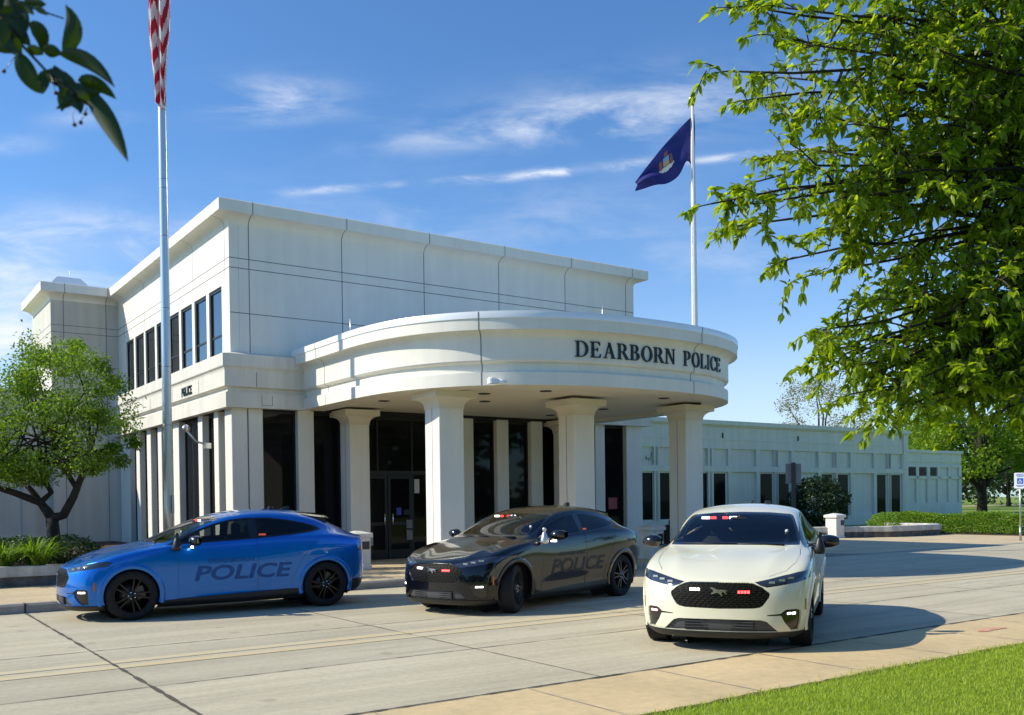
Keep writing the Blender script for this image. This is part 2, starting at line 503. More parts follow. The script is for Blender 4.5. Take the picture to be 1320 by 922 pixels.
def in_poly(P, x, y):
    c = False; n = len(P); j = n - 1
    for i in range(n):
        xi, yi = P[i]; xj, yj = P[j]
        if (yi > y) != (yj > y) and x < (xj - xi) * (y - yi) / (yj - yi) + xi: c = not c
        j = i
    return c

AX = {'xz': (0, 2), 'yz': (1, 2), 'xy': (0, 1)}
class CarCutter:
    def __init__(s, me):
        s.bm = bmesh.new(); s.bm.from_mesh(me); s.src = me
        me.calc_loop_triangles()
        s.vco = [v.co.copy() for v in me.vertices]
        s.vno = [Vector(n.vector) for n in me.vertex_normals]
        s.tri = [tuple(t.vertices) for t in me.loop_triangles]
        s.bvh = BVHTree.FromPolygons(s.vco, s.tri)
    def cut(s, poly, ax, filt):
        bm = s.bm; a, b = AX[ax]
        xs = [p[0] for p in poly]; ys = [p[1] for p in poly]
        x0, x1, y0, y1 = min(xs) - .06, max(xs) + .06, min(ys) - .06, max(ys) + .06
        def near(c): return x0 < c[a] < x1 and y0 < c[b] < y1 and filt(c)
        for k in range(len(poly)):
            p, q = poly[k - 1], poly[k]
            dx, dy = q[0] - p[0], q[1] - p[1]
            if abs(dx) + abs(dy) < 1e-6: continue
            L = math.hypot(dx, dy)
            no = [0, 0, 0]; no[a] = dy / L; no[b] = -dx / L
            co = [0, 0, 0]; co[a] = p[0]; co[b] = p[1]
            mx0, mx1 = min(p[0], q[0]) - .05, max(p[0], q[0]) + .05
            my0, my1 = min(p[1], q[1]) - .05, max(p[1], q[1]) + .05
            fs = []
            for f in bm.faces:
                c = f.calc_center_median()
                if near(c) and mx0 < c[a] < mx1 and my0 < c[b] < my1: fs.append(f)
            if not fs: continue
            es = list({e for f in fs for e in f.edges}); vs = list({v for f in fs for v in f.verts})
            bmesh.ops.bisect_plane(bm, geom=fs + es + vs, dist=2e-5, plane_co=co, plane_no=no)
        r = []
        for f in bm.faces:
            c = f.calc_center_median()
            if near(c) and in_poly(poly, c[a], c[b]): r.append(f)
        return r
    def drop(s, faces):
        bmesh.ops.delete(s.bm, geom=faces, context='FACES')
    def normal(s, co):
        loc, no, idx, d = s.bvh.find_nearest(co)
        t = s.tri[idx]
        a, b, c = (s.vco[k] for k in t)
        v0, v1, v2 = b - a, c - a, loc - a
        d00, d01, d11, d20, d21 = v0.dot(v0), v0.dot(v1), v1.dot(v1), v2.dot(v0), v2.dot(v1)
        den = d00 * d11 - d01 * d01
        if abs(den) < 1e-14: return no
        v = (d11 * d20 - d01 * d21) / den; w = (d00 * d21 - d01 * d20) / den
        n = s.vno[t[0]] * (1 - v - w) + s.vno[t[1]] * v + s.vno[t[2]] * w
        return n.normalized()
    def mesh(s, name, faces, mats, inset=0., lining=0., thick=0.):
        idx = {}; vs = []; fs = []; nos = []
        for f in faces:
            r = []
            for v in f.verts:
                if v not in idx:
                    idx[v] = len(vs); n = s.normal(v.co)
                    vs.append(v.co - n * inset); nos.append(n)
                r.append(idx[v])
            fs.append(r)
        nv = len(vs); mi = [0] * len(fs)
        if thick:            # a lip round the panel's edge
            cnt = {}
            for r in fs:
                for k in range(len(r)):
                    e = (r[k], r[(k + 1) % len(r)]); cnt[tuple(sorted(e))] = cnt.get(tuple(sorted(e)), []) + [e]
            ring = {}
            for k, es in list(cnt.items()):
                if len(es) == 1:
                    a, b = es[0]
                    for q in (a, b):
                        if q not in ring:
                            ring[q] = len(vs); vs.append(vs[q] - nos[q] * thick); nos.append(nos[q])
                    fs.append([b, a, ring[a], ring[b]]); mi.append(0)
        if lining:
            base = len(vs)
            for k in range(nv):
                vs.append(vs[k] - nos[k] * lining); nos.append(-nos[k])
            for r in [f for f, m_ in zip(fs, mi)][:len(faces)]:
                fs.append([base + q for q in r[::-1]]); mi.append(1)
        me = bpy.data.meshes.new(name)
        me.from_pydata([tuple(v) for v in vs], [], fs)
        for m in mats: me.materials.append(m)
        me.polygons.foreach_set('material_index', np.asarray(mi, dtype=np.int32))
        me.polygons.foreach_set('use_smooth', np.ones(len(fs), dtype=bool))
        me.update()
        me.normals_split_custom_set_from_vertices([tuple(n) for n in nos])
        return me
    def take(s, name, faces, mats, **kw):
        me = s.mesh(name, faces, mats, **kw)
        s.drop(faces)
        return me

def both(cc, name, faces, mats, **kw):
    L = [f for f in faces if f.calc_center_median().y > 0]; R = [f for f in faces if f.calc_center_median().y <= 0]
    r = [cc.mesh(name, L, mats, **kw), cc.mesh(name, R, mats, **kw)]
    cc.drop(L + R)
    return r

def mirror(P): return [(-a, b) for a, b in P]
WB, WR = 1.492, .366

def circle(cx, cy, r, n=44): return [(cx + r * math.cos(2 * PI * k / n), cy + r * math.sin(2 * PI * k / n)) for k in range(n)]

def car_materials():
    def paint(nm, base, metal, rough=.28):
        return mat(nm, base, rough, metal, 1., .12)
    M['paint_blue'] = paint('blue_car_paint', (.0, .155, .60), .65, .36)
    M['paint_black'] = paint('black_car_paint', (.0022, .0026, .0055), .0)
    M['paint_cream'] = paint('cream_car_paint', (.72, .70, .545), .0, .35)
    g = mat('tinted_car_glass', (.02, .025, .025), .02)
    n = NT(g)
    tr = n.new('ShaderNodeBsdfTransparent'); tr.inputs[0].default_value = (.52, .55, .54, 1)
    gl = n.new('ShaderNodeBsdfGlossy'); gl.inputs['Roughness'].default_value = .01
    fr = n.new('ShaderNodeFresnel'); fr.inputs[0].default_value = 1.55
    mx = n.new('ShaderNodeMixShader')
    n.link(fr.outputs[0], mx.inputs[0]); n.link(tr.outputs[0], mx.inputs[1]); n.link(gl.outputs[0], mx.inputs[2])
    n.link(mx.outputs[0], n.n['Material Output'].inputs[0]); M['car_glass'] = g
    g2 = g.copy(); g2.name = 'dark_privacy_glass'
    for nd in g2.node_tree.nodes:
        if nd.type == 'BSDF_TRANSPARENT': nd.inputs[0].default_value = (.10, .11, .11, 1)
    M['car_glass_dark'] = g2
    M['gloss_black'] = mat('gloss_black_trim', (.006, .006, .007), .12, 0, .6)
    M['cladding'] = mat('black_cladding', (.014, .014, .015), .5)
    M['lining'] = mat('dark_lining', (.018, .018, .02), .9)
    M['seat'] = mat('dark_seat_cloth', (.035, .035, .038), .8)
    gr = mat('grille_mesh', (.003, .003, .0035), .6, 0, 0, .2)
    M['grille'] = gr
    M['intake'] = mat('grey_lower_intake', (.055, .057, .062), .45)
    M['head'] = mat('dark_headlamp_glass', (.035, .045, .07), .06, .35, 1.)
    M['led_off'] = mat('clear_led_module', (.55, .58, .62), .15, .6)
    M['tail'] = mat('dark_tail_lamp', (.10, .004, .006), .1, 0, 1.)
    M['tyre'] = noisy('black_tyre_rubber', (.010, .010, .010), .25, 18, .85, .2, 90, .002)
    M['rim'] = mat('black_alloy', (.008, .008, .009), .3, .3, .25)
    M['rim_grey'] = mat('dark_grey_alloy', (.055, .055, .058), .32, .7, .3)
    M['disc'] = mat('brake_disc', (.09, .088, .085), .4, .9)
    M['nut'] = mat('bright_lug_nut', (.75, .75, .75), .2, 1.)
    M['chrome'] = mat('chrome', (.80, .80, .80), .12, 1.)
    M['badge'] = mat('smoked_chrome_badge', (.42, .42, .43), .25, 1.)
    M['amber'] = mat('amber_reflector', (.45, .13, .02), .3)
    M['em_red'] = mat('lit_red_lamp', (.6, .02, .02), .3, emit=(1., .05, .05), estr=5.)
    M['em_white'] = mat('lit_white_lamp', (.8, .8, .8), .3, emit=(1., .97, .95), estr=6.)
    M['em_pink'] = mat('lit_pale_red_lamp', (.8, .3, .3), .3, emit=(1., .45, .42), estr=4.)
    M['em_orange'] = mat('lit_orange_red_lamp', (.6, .1, .03), .3, emit=(1., .16, .07), estr=3.5)
    M['decal_blue'] = mat('ghost_decal_blue_grey', (.015, .085, .32), .5, .5)
    M['decal_black'] = mat('ghost_decal_black', (.022, .022, .022), .55)
    M['decal_cream'] = mat('ghost_decal_cream', (.50, .49, .40), .5)
    M['mir_glass'] = mat('mirror_glass', (.5, .52, .55), .02, 1.)
    M['sticker'] = mat('pale_sticker', (.55, .60, .62), .6)
    M['purple'] = mat('blue_side_marker', (.05, .05, .30), .25, 0, .5)

CAR = {}     # part name -> list of (mesh, kind of paint)
def text_polys(txt, size, bold=.0, shear=0., spacing=1.):
    cu = bpy.data.curves.new('txt', 'FONT'); cu.body = txt; cu.size = size
    cu.offset = bold; cu.shear = shear; cu.space_character = spacing; cu.resolution_u = 4
    o = bpy.data.objects.new('txt', cu); COL.objects.link(o)
    dg = bpy.context.evaluated_depsgraph_get(); dg.update()
    me = bpy.data.meshes.new_from_object(o.evaluated_get(dg))
    bpy.data.objects.remove(o); bpy.data.curves.remove(cu)
    return me

def side_y(cc, x, z):
    h = cc.bvh.ray_cast(Vector((x, 1.6, z)), Vector((0, -1, 0)))
    return h[0].y if h[0] else .9
def front_x(cc, y, z):
    h = cc.bvh.ray_cast(Vector((3.2, y, z)), Vector((-1, 0, 0)))
    return h[0].x if h[0] else 2.2

def build_car_meshes():
    src = car_surface(); cc = CarCutter(src); C = CAR
    sidef = lambda c: abs(c[1]) > .42 and c[2] < .95
    for sx in (1, -1):
        cc.drop(cc.cut(circle(sx * WB, WR, .405), 'xz', sidef))
    up = lambda c: abs(c[1]) > .45 and c[2] > 1.03
    DLO = [(.97, 1.085), (.5, 1.098), (0, 1.122), (-.5, 1.15), (-1.0, 1.19), (-1.30, 1.225), (-1.46, 1.262), (-1.42, 1.30), (-1.22, 1.365), (-.92, 1.425), (-.62, 1.462), (-.25, 1.466), (0., 1.443), (.25, 1.384), (.50, 1.302), (.75, 1.200)]
    WF = [(.86, 1.105), (.5, 1.120), (0, 1.143), (-.275, 1.158), (-.255, 1.444), (0., 1.420), (.25, 1.360), (.50, 1.275), (.73, 1.180)]
    WRR = [(-.40, 1.166), (-.7, 1.188), (-1.0, 1.214), (-1.28, 1.246), (-1.405, 1.276), (-1.20, 1.346), (-.92, 1.403), (-.62, 1.440), (-.40, 1.446)]
    fs = cc.cut(DLO, 'xz', up)
    wf = cc.cut(WF, 'xz', up)
    C['front_window'] = both(cc, 'front_window', wf, [M['car_glass']])
    wr = cc.cut(WRR, 'xz', up)
    C['rear_window'] = both(cc, 'rear_window', wr, [M['car_glass_dark']])
    fs = [f for f in cc.cut(DLO, 'xz', up)]
    C['window_trim'] = both(cc, 'window_trim', fs, [M['gloss_black'], M['lining']], inset=-.002, lining=.02)
    # windscreen
    hw = [(.0, 1.118), (.30, 1.117), (.55, 1.115), (.765, 1.115), (.762, 1.17), (.718, 1.30), (.668, 1.41), (.640, 1.452), (.605, 1.470), (.35, 1.493), (0, 1.502)]
    full = hw + [(-a, b) for a, b in hw[::-1] if a > 0]
    ws = lambda c: .05 < c[0] < 1.3 and c[2] > 1.05
    inner = offset_poly(full, .028)
    fs = cc.cut(full, 'yz', ws); fi = cc.cut(inner, 'yz', ws)
    C['windscreen'] = [cc.take('windscreen', fi, [M['car_glass']])]
    fs = cc.cut(full, 'yz', ws)
    C['windscreen_frit'] = [cc.take('windscreen_frit', fs, [M['gloss_black'], M['lining']], lining=.015)]
    rw = [(.0, 1.20), (.42, 1.19), (.46, 1.25), (.44, 1.40), (.40, 1.45), (0, 1.475)]
    full = rw + [(-a, b) for a, b in rw[::-1] if a > 0]
    fs = cc.cut(full, 'yz', lambda c: c[0] < -1.3 and c[2] > 1.1)
    C['back_window'] = [cc.take('back_window', fs, [M['car_glass_dark']])]
    # nose
    fr = lambda c: c[0] > 1.7
    gl = [(0, .774), (.30, .771), (.37, .760), (.455, .722), (.528, .662), (.535, .640), (.527, .612), (.465, .525), (.435, .505), (.37, .494), (0, .486)]
    full = gl + [(-a, b) for a, b in gl[::-1] if a > 0]
    fs = cc.cut(full, 'yz', fr); C['grille'] = [cc.take('grille', fs, [M['grille']], inset=.014)]
    lo = [(0, .375), (.44, .37), (.50, .352), (.615, .238), (0, .238)]
    full = lo + [(-a, b) for a, b in lo[::-1] if a > 0]
    fs = cc.cut(full, 'yz', fr); C['lower_intake'] = [cc.take('lower_intake', fs, [M['intake']], inset=.03)]
    pod = [(.505, .424), (.640, .436), (.675, .466), (.70, .478), (.805, .480), (.836, .46), (.834, .36), (.812, .252), (.745, .246), (.675, .345), (.645, .412), (.505, .413)]
    C['fog_pod'] = []
    C['headlight'] = []
    hl = [(.375, .772), (.50, .797), (.66, .835), (.80, .868), (.900, .880), (.925, .862), (.925, .80), (.80, .760), (.60, .728), (.50, .715), (.43, .738)]
    hf = lambda c: c[0] > 1.745
    for sgn in (1, -1):
        P = pod if sgn > 0 else mirror(pod)
        C['fog_pod'].append(cc.take('fog_pod', cc.cut(P, 'yz', fr), [M['gloss_black']], inset=.02))
        P = hl if sgn > 0 else mirror(hl)
        # clip behind the wheel arch with an upright plane first
        bmesh.ops.bisect_plane(cc.bm, geom=cc.bm.verts[:] + cc.bm.edges[:] + cc.bm.faces[:], dist=2e-5, plane_co=(1.745, 0, 0), plane_no=(1, 0, 0))
        C['headlight'].append(cc.take('headlight', cc.cut(P, 'yz', hf), [M['head']], inset=.004))
    tl = [(.40, 1.02), (.84, .985), (.90, .90), (.84, .88), (.42, .955)]
    C['tail_light'] = [cc.take('tail_light', cc.cut(tl if s > 0 else mirror(tl), 'yz', lambda c: c[0] < -1.98), [M['tail']], inset=.003) for s in (1, -1)]
    # black lower trim: cut the body level with planes
    allg = lambda: cc.bm.verts[:] + cc.bm.edges[:] + cc.bm.faces[:]
    bmesh.ops.bisect_plane(cc.bm, geom=allg(), dist=2e-5, plane_co=(2.2, 0, .236), plane_no=(0, 0, 1))
    C['front_lip'] = [cc.take('front_lip', [f for f in cc.bm.faces if f.calc_center_median().z < .236 and f.calc_center_median().x > 1.5], [M['cladding'], M['lining']], inset=-.012, thick=.02)]
    bmesh.ops.bisect_plane(cc.bm, geom=allg(), dist=2e-5, plane_co=(0, 0, .30), plane_no=(.03, 0, 1))
    r = [f for f in cc.bm.faces if abs(f.calc_center_median().x) < 1.3 and f.calc_center_median().z < .30 - .03 * f.calc_center_median().x]
    C['sill'] = both(cc, 'sill', r, [M['cladding']], inset=-.004)
    bmesh.ops.bisect_plane(cc.bm, geom=[g for g in allg()], dist=2e-5, plane_co=(-2.2, 0, .43), plane_no=(.0, 0, 1))
    r = [f for f in cc.bm.faces if f.calc_center_median().x < -1.75 and f.calc_center_median().z < .43]
    C['rear_cladding'] = [cc.take('rear_cladding', r, [M['cladding']], inset=-.003)]
    # doors, with a gap round each
    df = lambda c: abs(c[1]) > .5 and .2 < c[2] < 1.24
    FD = [(.905, 1.085), (.865, .95), (.835, .75), (.835, .50), (.855, .275), (-.365, .312), (-.385, .7), (-.365, 1.16), (.3, 1.125)]
    RD = [(-.371, 1.16), (-.391, .7), (-.371, .312), (-.93, .33), (-.965, .50), (-1.03, .70), (-1.16, .88), (-1.24, 1.02), (-1.25, 1.235), (-.9, 1.20)]
    C['front_door'], C['rear_door'] = [], []
    for nm, P in (('front_door', FD), ('rear_door', RD)):
        fo = cc.cut(P, 'xz', df)
        Pi = offset_poly(P, .0065)
        fi = cc.cut(Pi, 'xz', df)
        C[nm] = both(cc, nm, fi, [None, M['lining']], thick=.02, lining=.03)
        cc.drop([f for f in cc.bm.faces if df(f.calc_center_median()) and in_poly(P, f.calc_center_median().x, f.calc_center_median().z)])
    # bonnet
    hb = [(1.125, 0), (1.12, .40), (1.075, .66), (1.05, .785), (1.42, .80), (1.75, .775), (1.98, .69), (2.15, .52), (2.225, .3), (2.25, 0)]
    full = hb + [(a, -b) for a, b in hb[::-1] if b > 0]
    tf = lambda c: c[2] > .74 and c[0] > .9
    cc.cut(full, 'xy', tf)
    Pi = offset_poly(full, .0065)
    fi = cc.cut(Pi, 'xy', tf)
    C['bonnet'] = [cc.take('bonnet', fi, [None, M['lining']], thick=.02, lining=.03)]
    cc.drop([f for f in cc.bm.faces if tf(f.calc_center_median()) and in_poly(full, f.calc_center_median().x, f.calc_center_median().y)])
    C['body'] = [cc.mesh('body', list(cc.bm.faces), [None, M['lining']], thick=.02, lining=.03)]
    # wheel arch flares swept over the side surface
    def flare(sx, sy):
        rows = []
        n = 40
        for k in range(n + 1):
            a = math.radians(-17 + 214 * k / n)
            row = []
            for rr, off in ((.388, -.07), (.388, .006), (.393, .013), (.445, .014), (.462, .008), (.474, -.006)):
                x = sx * WB + rr * math.cos(a); z = WR + rr * math.sin(a)
                zq = max(z, .30)
                y = side_y(cc, sx * WB + max(rr, .42) * math.cos(a), max(.30, WR + max(rr, .42) * math.sin(a)))
                row.append((x, sy * (y + off), z))
            rows.append(row)
        mb = MB().sheet(rows, 0, True); return mb
    def tomesh(mb, name, mats):
        o = mb.build(name, mats); me = o.data; bpy.data.objects.remove(o); return me
    C['arch_flare'] = [tomesh(flare(sx, sy), 'arch_flare', [None]) for sx in (1, -1) for sy in (1, -1)]
    # liners inside the arches, floor pan
    mb = MB()
    for sx in (1, -1):
        for sy in (1, -1):
            rows = []
            for k in range(25):
                a = math.radians(-25 + 230 * k / 24)
                rows.append([(sx * WB + .415 * math.cos(a), sy * y, WR + .415 * math.sin(a)) for y in (.90, .45)])
            mb.sheet(rows, 0, True)
            mb.lathe([(.001, .45 * sy), (.415, .45 * sy)], 24, 'y', (sx * WB, 0, WR))
    mb.box(-2.1, 2.1, -.44, .44, .17, .20).box(-1.05, 1.05, -.80, .80, .168, .20)
    C['floor_pan'] = [tomesh(mb, 'floor_pan', M['lining'])]
    # cabin
    mb = MB(); mb.bbox(.50, 1.06, -.74, .74, .70, 1.05, .04)
    C['dashboard'] = [tomesh(mb, 'dashboard', M['lining'])]
    C['seat'] = []
    for sy in (1, -1):
        mb = MB()
        mb.bbox(-.28, .22, sy * .37 - .24, sy * .37 + .24, .45, .66, .04)
        rows = []
        prof = [(-.18, .62, .25), (-.24, .85, .25), (-.33, 1.08, .23), (-.38, 1.17, .15)]
        for x, z, w in prof:
            rows.append([(x, sy * .37 - w, z), (x + .09, sy * .37 - w * .6, z), (x + .09, sy * .37 + w * .6, z), (x, sy * .37 + w, z), (x - .1, sy * .37 + w * .8, z), (x - .1, sy * .37 - w * .8, z), (x, sy * .37 - w, z)])
        mb.sheet(rows, 0, True)
        mb.bbox(-.46, -.36, sy * .37 - .13, sy * .37 + .13, 1.19, 1.37, .035)
        mb.box(-.42, -.40, sy * .37 - .06, sy * .37 - .04, 1.12, 1.22).box(-.42, -.40, sy * .37 + .04, sy * .37 + .06, 1.12, 1.22)
        C['seat'].append(tomesh(mb, 'seat', M['seat']))
    mb = MB(); mb.bbox(-1.25, -.75, -.66, .66, .45, .68, .04); mb.bbox(-1.38, -1.22, -.66, .66, .62, 1.12, .05)
    C['rear_seat'] = [tomesh(mb, 'rear_seat', M['seat'])]
    pts = [(.40 + .05 * math.sin(t) * .9, .37 + .18 * math.cos(t), .98 + .16 * math.sin(t)) for t in [2 * PI * k / 20 for k in range(21)]]
    mb = MB(); mb.tube(pts, .016, 6); mb.tube([(.40, .20, .98), (.42, .54, .98)], .02, 6); mb.tube([(.42, .37, .97), (.60, .37, .90)], .03, 8)
    C['steering_wheel'] = [tomesh(mb, 'steering_wheel', M['cladding'])]
    # wheel: origin at the hub, outer face towards +y
    mb = MB()
    mb.lathe([(.245, -.115), (.252, -.10), (.232, -.08), (.225, .05), (.238, .085), (.250, .100), (.255, .112), (.245, .116)], 40, 'y', cap=False)
    for k in range(10):
        a = 2 * PI * k / 10 + (.13 if k % 2 else -.13)
        r0, r1 = .055, .242; w0, w1 = .020, .012
        ca, sa = math.cos(a), math.sin(a)
        a0 = a + (-.12 if k % 2 else .12)
        vs = []
        for r, w, y0, y1, aa in ((r0, w0, .055, .098, a0), (r1, w1, .068, .106, a)):
            c2, s2 = math.cos(aa), math.sin(aa)
            for dw, y in ((-w, y0), (w, y0), (w * .7, y1), (-w * .7, y1)):
                vs.append((r * c2 - dw * s2, y, r * s2 + dw * c2))
        mb.add(vs, [(0, 1, 2, 3), (7, 6, 5, 4), (0, 4, 5, 1), (1, 5, 6, 2), (2, 6, 7, 3), (3, 7, 4, 0)])
    mb.lathe([(.075, .03), (.075, .095), (.06, .104), (.032, .106), (.030, .112), (.001, .114)], 24, 'y')
    C['rim'] = [tomesh(mb, 'rim', [None])]
    mb = MB()
    mb.lathe([(.236, -.105), (.262, -.122), (.32, -.124), (.352, -.110), (.364, -.085), (.366, 0), (.364, .085), (.352, .110), (.32, .124), (.262, .122), (.245, .112)], 56, 'y', cap=False)
    for k in range(60):       # tread blocks
        a = 2 * PI * k / 60
        for y0, y1 in ((-.10, -.05), (-.04, .0), (.01, .05), (.06, .10)):
            ca, sa = math.cos(a), math.sin(a)
            q = .012
            vs = [((.3675 if abs(y0 + y1) < .12 else .3655) * math.cos(a + e), y, (.3675 if abs(y0 + y1) < .12 else .3655) * math.sin(a + e)) for e, y in ((-.04, y0), (.04, y0), (.04, y1), (-.04, y1))]
            mb.add(vs, [(0, 1, 2, 3)])
    C['tyre'] = [tomesh(mb, 'tyre', M['tyre'])]
    mb = MB(); mb.lathe([(.03, -.0), (.165, -.0), (.165, .02), (.03, .02)], 32, 'y'); mb.box(-.19, -.07, -.02, .05, -.09, .09)
    C['brake_disc'] = [tomesh(mb, 'brake_disc', M['disc'])]
    mb = MB()
    for k in range(5):
        a = 2 * PI * k / 5 + .3
        mb.lathe([(.0115, .10), (.0115, .116), (.001, .118)], 8, 'y', (.048 * math.cos(a), 0, .048 * math.sin(a)))
    C['lug_nuts'] = [tomesh(mb, 'lug_nut_ring', M['nut'])]
    # door mirrors
    C['mirror'], C['mirror_glass'] = [], []
    for sy in (1, -1):
        mb = MB(); rows = []
        y0 = .93
        for t in range(9):
            f = t / 8; w = math.sin(PI * min(1, max(0, .05 + .86 * f))) ** .38
            yy = y0 + .03 + .24 * f
            row = []
            for q in range(13):
                a = 2 * PI * q / 12
                ca, sa = math.cos(a), math.sin(a)
                dx = .115 * w * math.copysign(abs(ca) ** .75, ca); dz = (.092 - .02 * f) * w * math.copysign(abs(sa) ** .75, sa)
                if dx < 0: dx *= .45
                row.append((.62 + dx - .05 * f, sy * yy, 1.135 + dz + .01 * f))
            rows.append(row)
        mb.sheet(rows, 0, True)
        mb.tube([(.66, sy * .87, 1.06), (.645, sy * .94, 1.075), (.62, sy * 1.02, 1.10)], [.035, .03, .028], 8)
        C['mirror'].append(tomesh(mb, 'mirror', M['gloss_black']))
        mb = MB(); mb.bbox(.600, .607, min(sy * 1.00, sy * 1.16), max(sy * 1.00, sy * 1.16), 1.085, 1.185, .01)
        C['mirror_glass'].append(tomesh(mb, 'mirror_glass', M['mir_glass']))
    # A-pillar spotlight on the driver's side
    mb = MB()
    mb.lathe([(.001, .0), (.052, .004), (.064, .025), (.066, .06), (.056, .11), (.036, .165), (.024, .185), (.022, .20), (.030, .21), (.031, .245), (.022, .262), (.001, .265)], 18, 'z', (.865, .985, 1.0))
    mb.tube([(.865, .985, 1.15), (.86, .94, 1.14), (.84, .86, 1.10)], .014, 6)
    C['spotlight'] = [tomesh(mb, 'spotlight', M['black'])]
    mb = MB(); mb.tube([(1.09, .60, 1.118), (1.075, .30, 1.128), (1.07, -.12, 1.132)], [.012, .009, .006], 5); mb.tube([(1.10, .05, 1.124), (1.075, -.25, 1.130), (1.055, -.62, 1.136)], [.012, .009, .006], 5)
    C['wiper'] = [tomesh(mb, 'wiper', M['black'])]
    mb = MB()
    def roof_z(x, y): return cc.bvh.ray_cast(Vector((x, y, 3)), Vector((0, 0, -1)))[0].z
    ys = np.linspace(-.56, .56, 11); r0 = {float(y): roof_z(-1.22, float(y)) for y in ys}
    tp = lambda y, x: r0[float(y)] + .005 + (-1.22 - x) * -.12 - .04 * max(0, -1.22 - x) * abs(y)
    rows = [[(x, float(y), tp(y, x)) for y in ys] for x in (-1.22, -1.36, -1.50, -1.70)]
    rows += [[(-1.705, float(y), tp(y, -1.70) - .018) for y in ys], [(-1.50, float(y), tp(y, -1.5) - .03) for y in ys], [(-1.40, float(y), roof_z(-1.40, float(y)) - .01) for y in ys]]
    mb.sheet(rows, 0, False)
    for y in (ys[0], ys[-1]):
        y = float(y); q = .02 if y < 0 else -.02
        top = [(x, y + q, tp(ys[0] if y < 0 else ys[-1], x) - .004) for x in (-1.22, -1.40, -1.52, -1.64)]
        bot = [(x, y + q, roof_z(x, y + q) - .005) for x in (-1.22, -1.40, -1.52, -1.68)]
        mb.sheet([top, bot]); mb.sheet([[(p[0], p[1] + q, p[2]) for p in top], [(p[0], p[1] + q, p[2]) for p in bot]])
    C['spoiler'] = [tomesh(mb, 'spoiler', M['gloss_black'])]
    rz = lambda x, y: cc.bvh.ray_cast(Vector((x, y, 3)), Vector((0, 0, -1)))[0].z
    mb = MB(); za, zb = rz(-1.03, 0) - .01, rz(-1.22, 0) - .01
    mb.add([(-1.03, -.022, za), (-1.22, -.022, zb), (-1.22, .022, zb), (-1.03, .022, za), (-1.18, -.008, za + .065), (-1.215, -.008, za + .06), (-1.215, .008, za + .06), (-1.18, .008, za + .065)],
           [(0, 1, 2, 3), (4, 7, 6, 5), (0, 4, 5, 1), (1, 5, 6, 2), (2, 6, 7, 3), (3, 7, 4, 0)])
    mq = MB(); zq = rz(-.80, .25); mq.bbox(-.85, -.77, .20, .28, zq - .01, zq + .05, .015)
    C['roof_sensor'] = [tomesh(mq, 'roof_sensor', M['black'])]
    C['roof_antenna'] = [tomesh(mb, 'roof_antenna', M['black'])]
    # lettering on both flanks, laid on the door surface
    def decal(txt, size, x0, z0, bold, shear, sp, wid):
        me0 = text_polys(txt, size, bold, shear, sp)
        xs = [v.co.x for v in me0.vertices]; w = max(xs) - min(xs); m0 = min(xs)
        bm = bmesh.new(); bm.from_mesh(me0); bpy.data.meshes.remove(me0)
        bmesh.ops.triangulate(bm, faces=bm.faces)
        bmesh.ops.subdivide_edges(bm, edges=[e for e in bm.edges if e.calc_length() > .06], cuts=2)
        out = []
        for sy in (1, -1):
            b2 = bm.copy()
            for v in b2.verts:
                d = (v.co.x - m0) / w * wid
                x = (x0 - d) if sy > 0 else (x0 - wid + d)
                z = z0 + v.co.y * (wid / w) ** .0
                v.co = Vector((x, sy * (side_y(cc, x, z) + .0025), z))
            bmesh.ops.recalc_face_normals(b2, faces=b2.faces)
            me = bpy.data.meshes.new('lettering'); b2.to_mesh(me); b2.free(); me.materials.append(None); out.append(me)
        bm.free(); return out
    C['lettering'] = decal('POLICE', .31, .60, .535, .008, .18, 1.0, 1.52)
    C['small_lettering'] = decal('DEARBORN', .085, .40, .80, .002, .12, 1.1, .72)
    # small lamps
    def slab(pts_yz, out=.006, th=.012):
        pass
    def lamp(y0, y1, z0, z1, off=.004):
        mb = MB(); ym = (y0 + y1) / 2; zm = (z0 + z1) / 2
        xa, xb = front_x(cc, y0, zm), front_x(cc, y1, zm)
        vs = [(xa + off, y0, z0), (xb + off, y1, z0), (xb + off, y1, z1), (xa + off, y0, z1), (xa - .03, y0, z0), (xb - .03, y1, z0), (xb - .03, y1, z1), (xa - .03, y0, z1)]
        mb.add(vs, [(0, 1, 2, 3), (7, 6, 5, 4), (0, 4, 5, 1), (1, 5, 6, 2), (2, 6, 7, 3), (3, 7, 4, 0)])
        return mb
    def leds(y0, y1, z0, z1, off=.004, n=3):
        q = MB(); w = (y1 - y0) / n
        for k in range(n):
            l_ = lamp(y0 + w * (k + .14), y0 + w * (k + .86), z0, z1, off); q.add(l_.v, l_.f)
        return q
    C['grille_light'] = [tomesh(leds(-.32, -.20, .678, .702), 'grille_light', [None]), tomesh(leds(.20, .33, .655, .682, .004, 4), 'grille_light', [None])]
    C['fog_light'] = [tomesh(leds(s * .70 if s > 0 else -.79, .79 if s > 0 else -.70, .424, .444, -.012, 2), 'fog_light', [None]) for s in (1, -1)]
    C['led_module'] = []
    for s in (1, -1):
        mb = MB()
        for y, z in ((.55, .762), (.65, .782), (.74, .803)):
            q = lamp(min(s * (y - .03), s * (y + .03)), max(s * (y - .03), s * (y + .03)), z - .012, z + .016, .001)
            mb.add(q.v, q.f)
        C['led_module'].append(tomesh(mb, 'led_module', M['led_off']))
    # bar behind the top of the windscreen, passenger side: white, red, red, white
    C['visor_light'] = []
    for y0, y1, key in ((-.50, -.40, 'em_white'), (-.385, -.315, 'em_red'), (-.235, -.165, 'em_red'), (-.15, -.05, 'em_white')):
        mb = MB(); mb.bbox(.245, .265, y0, y1, 1.412, 1.445, .004)
        C['visor_light'].append((tomesh(mb, 'visor_light', M[key])))
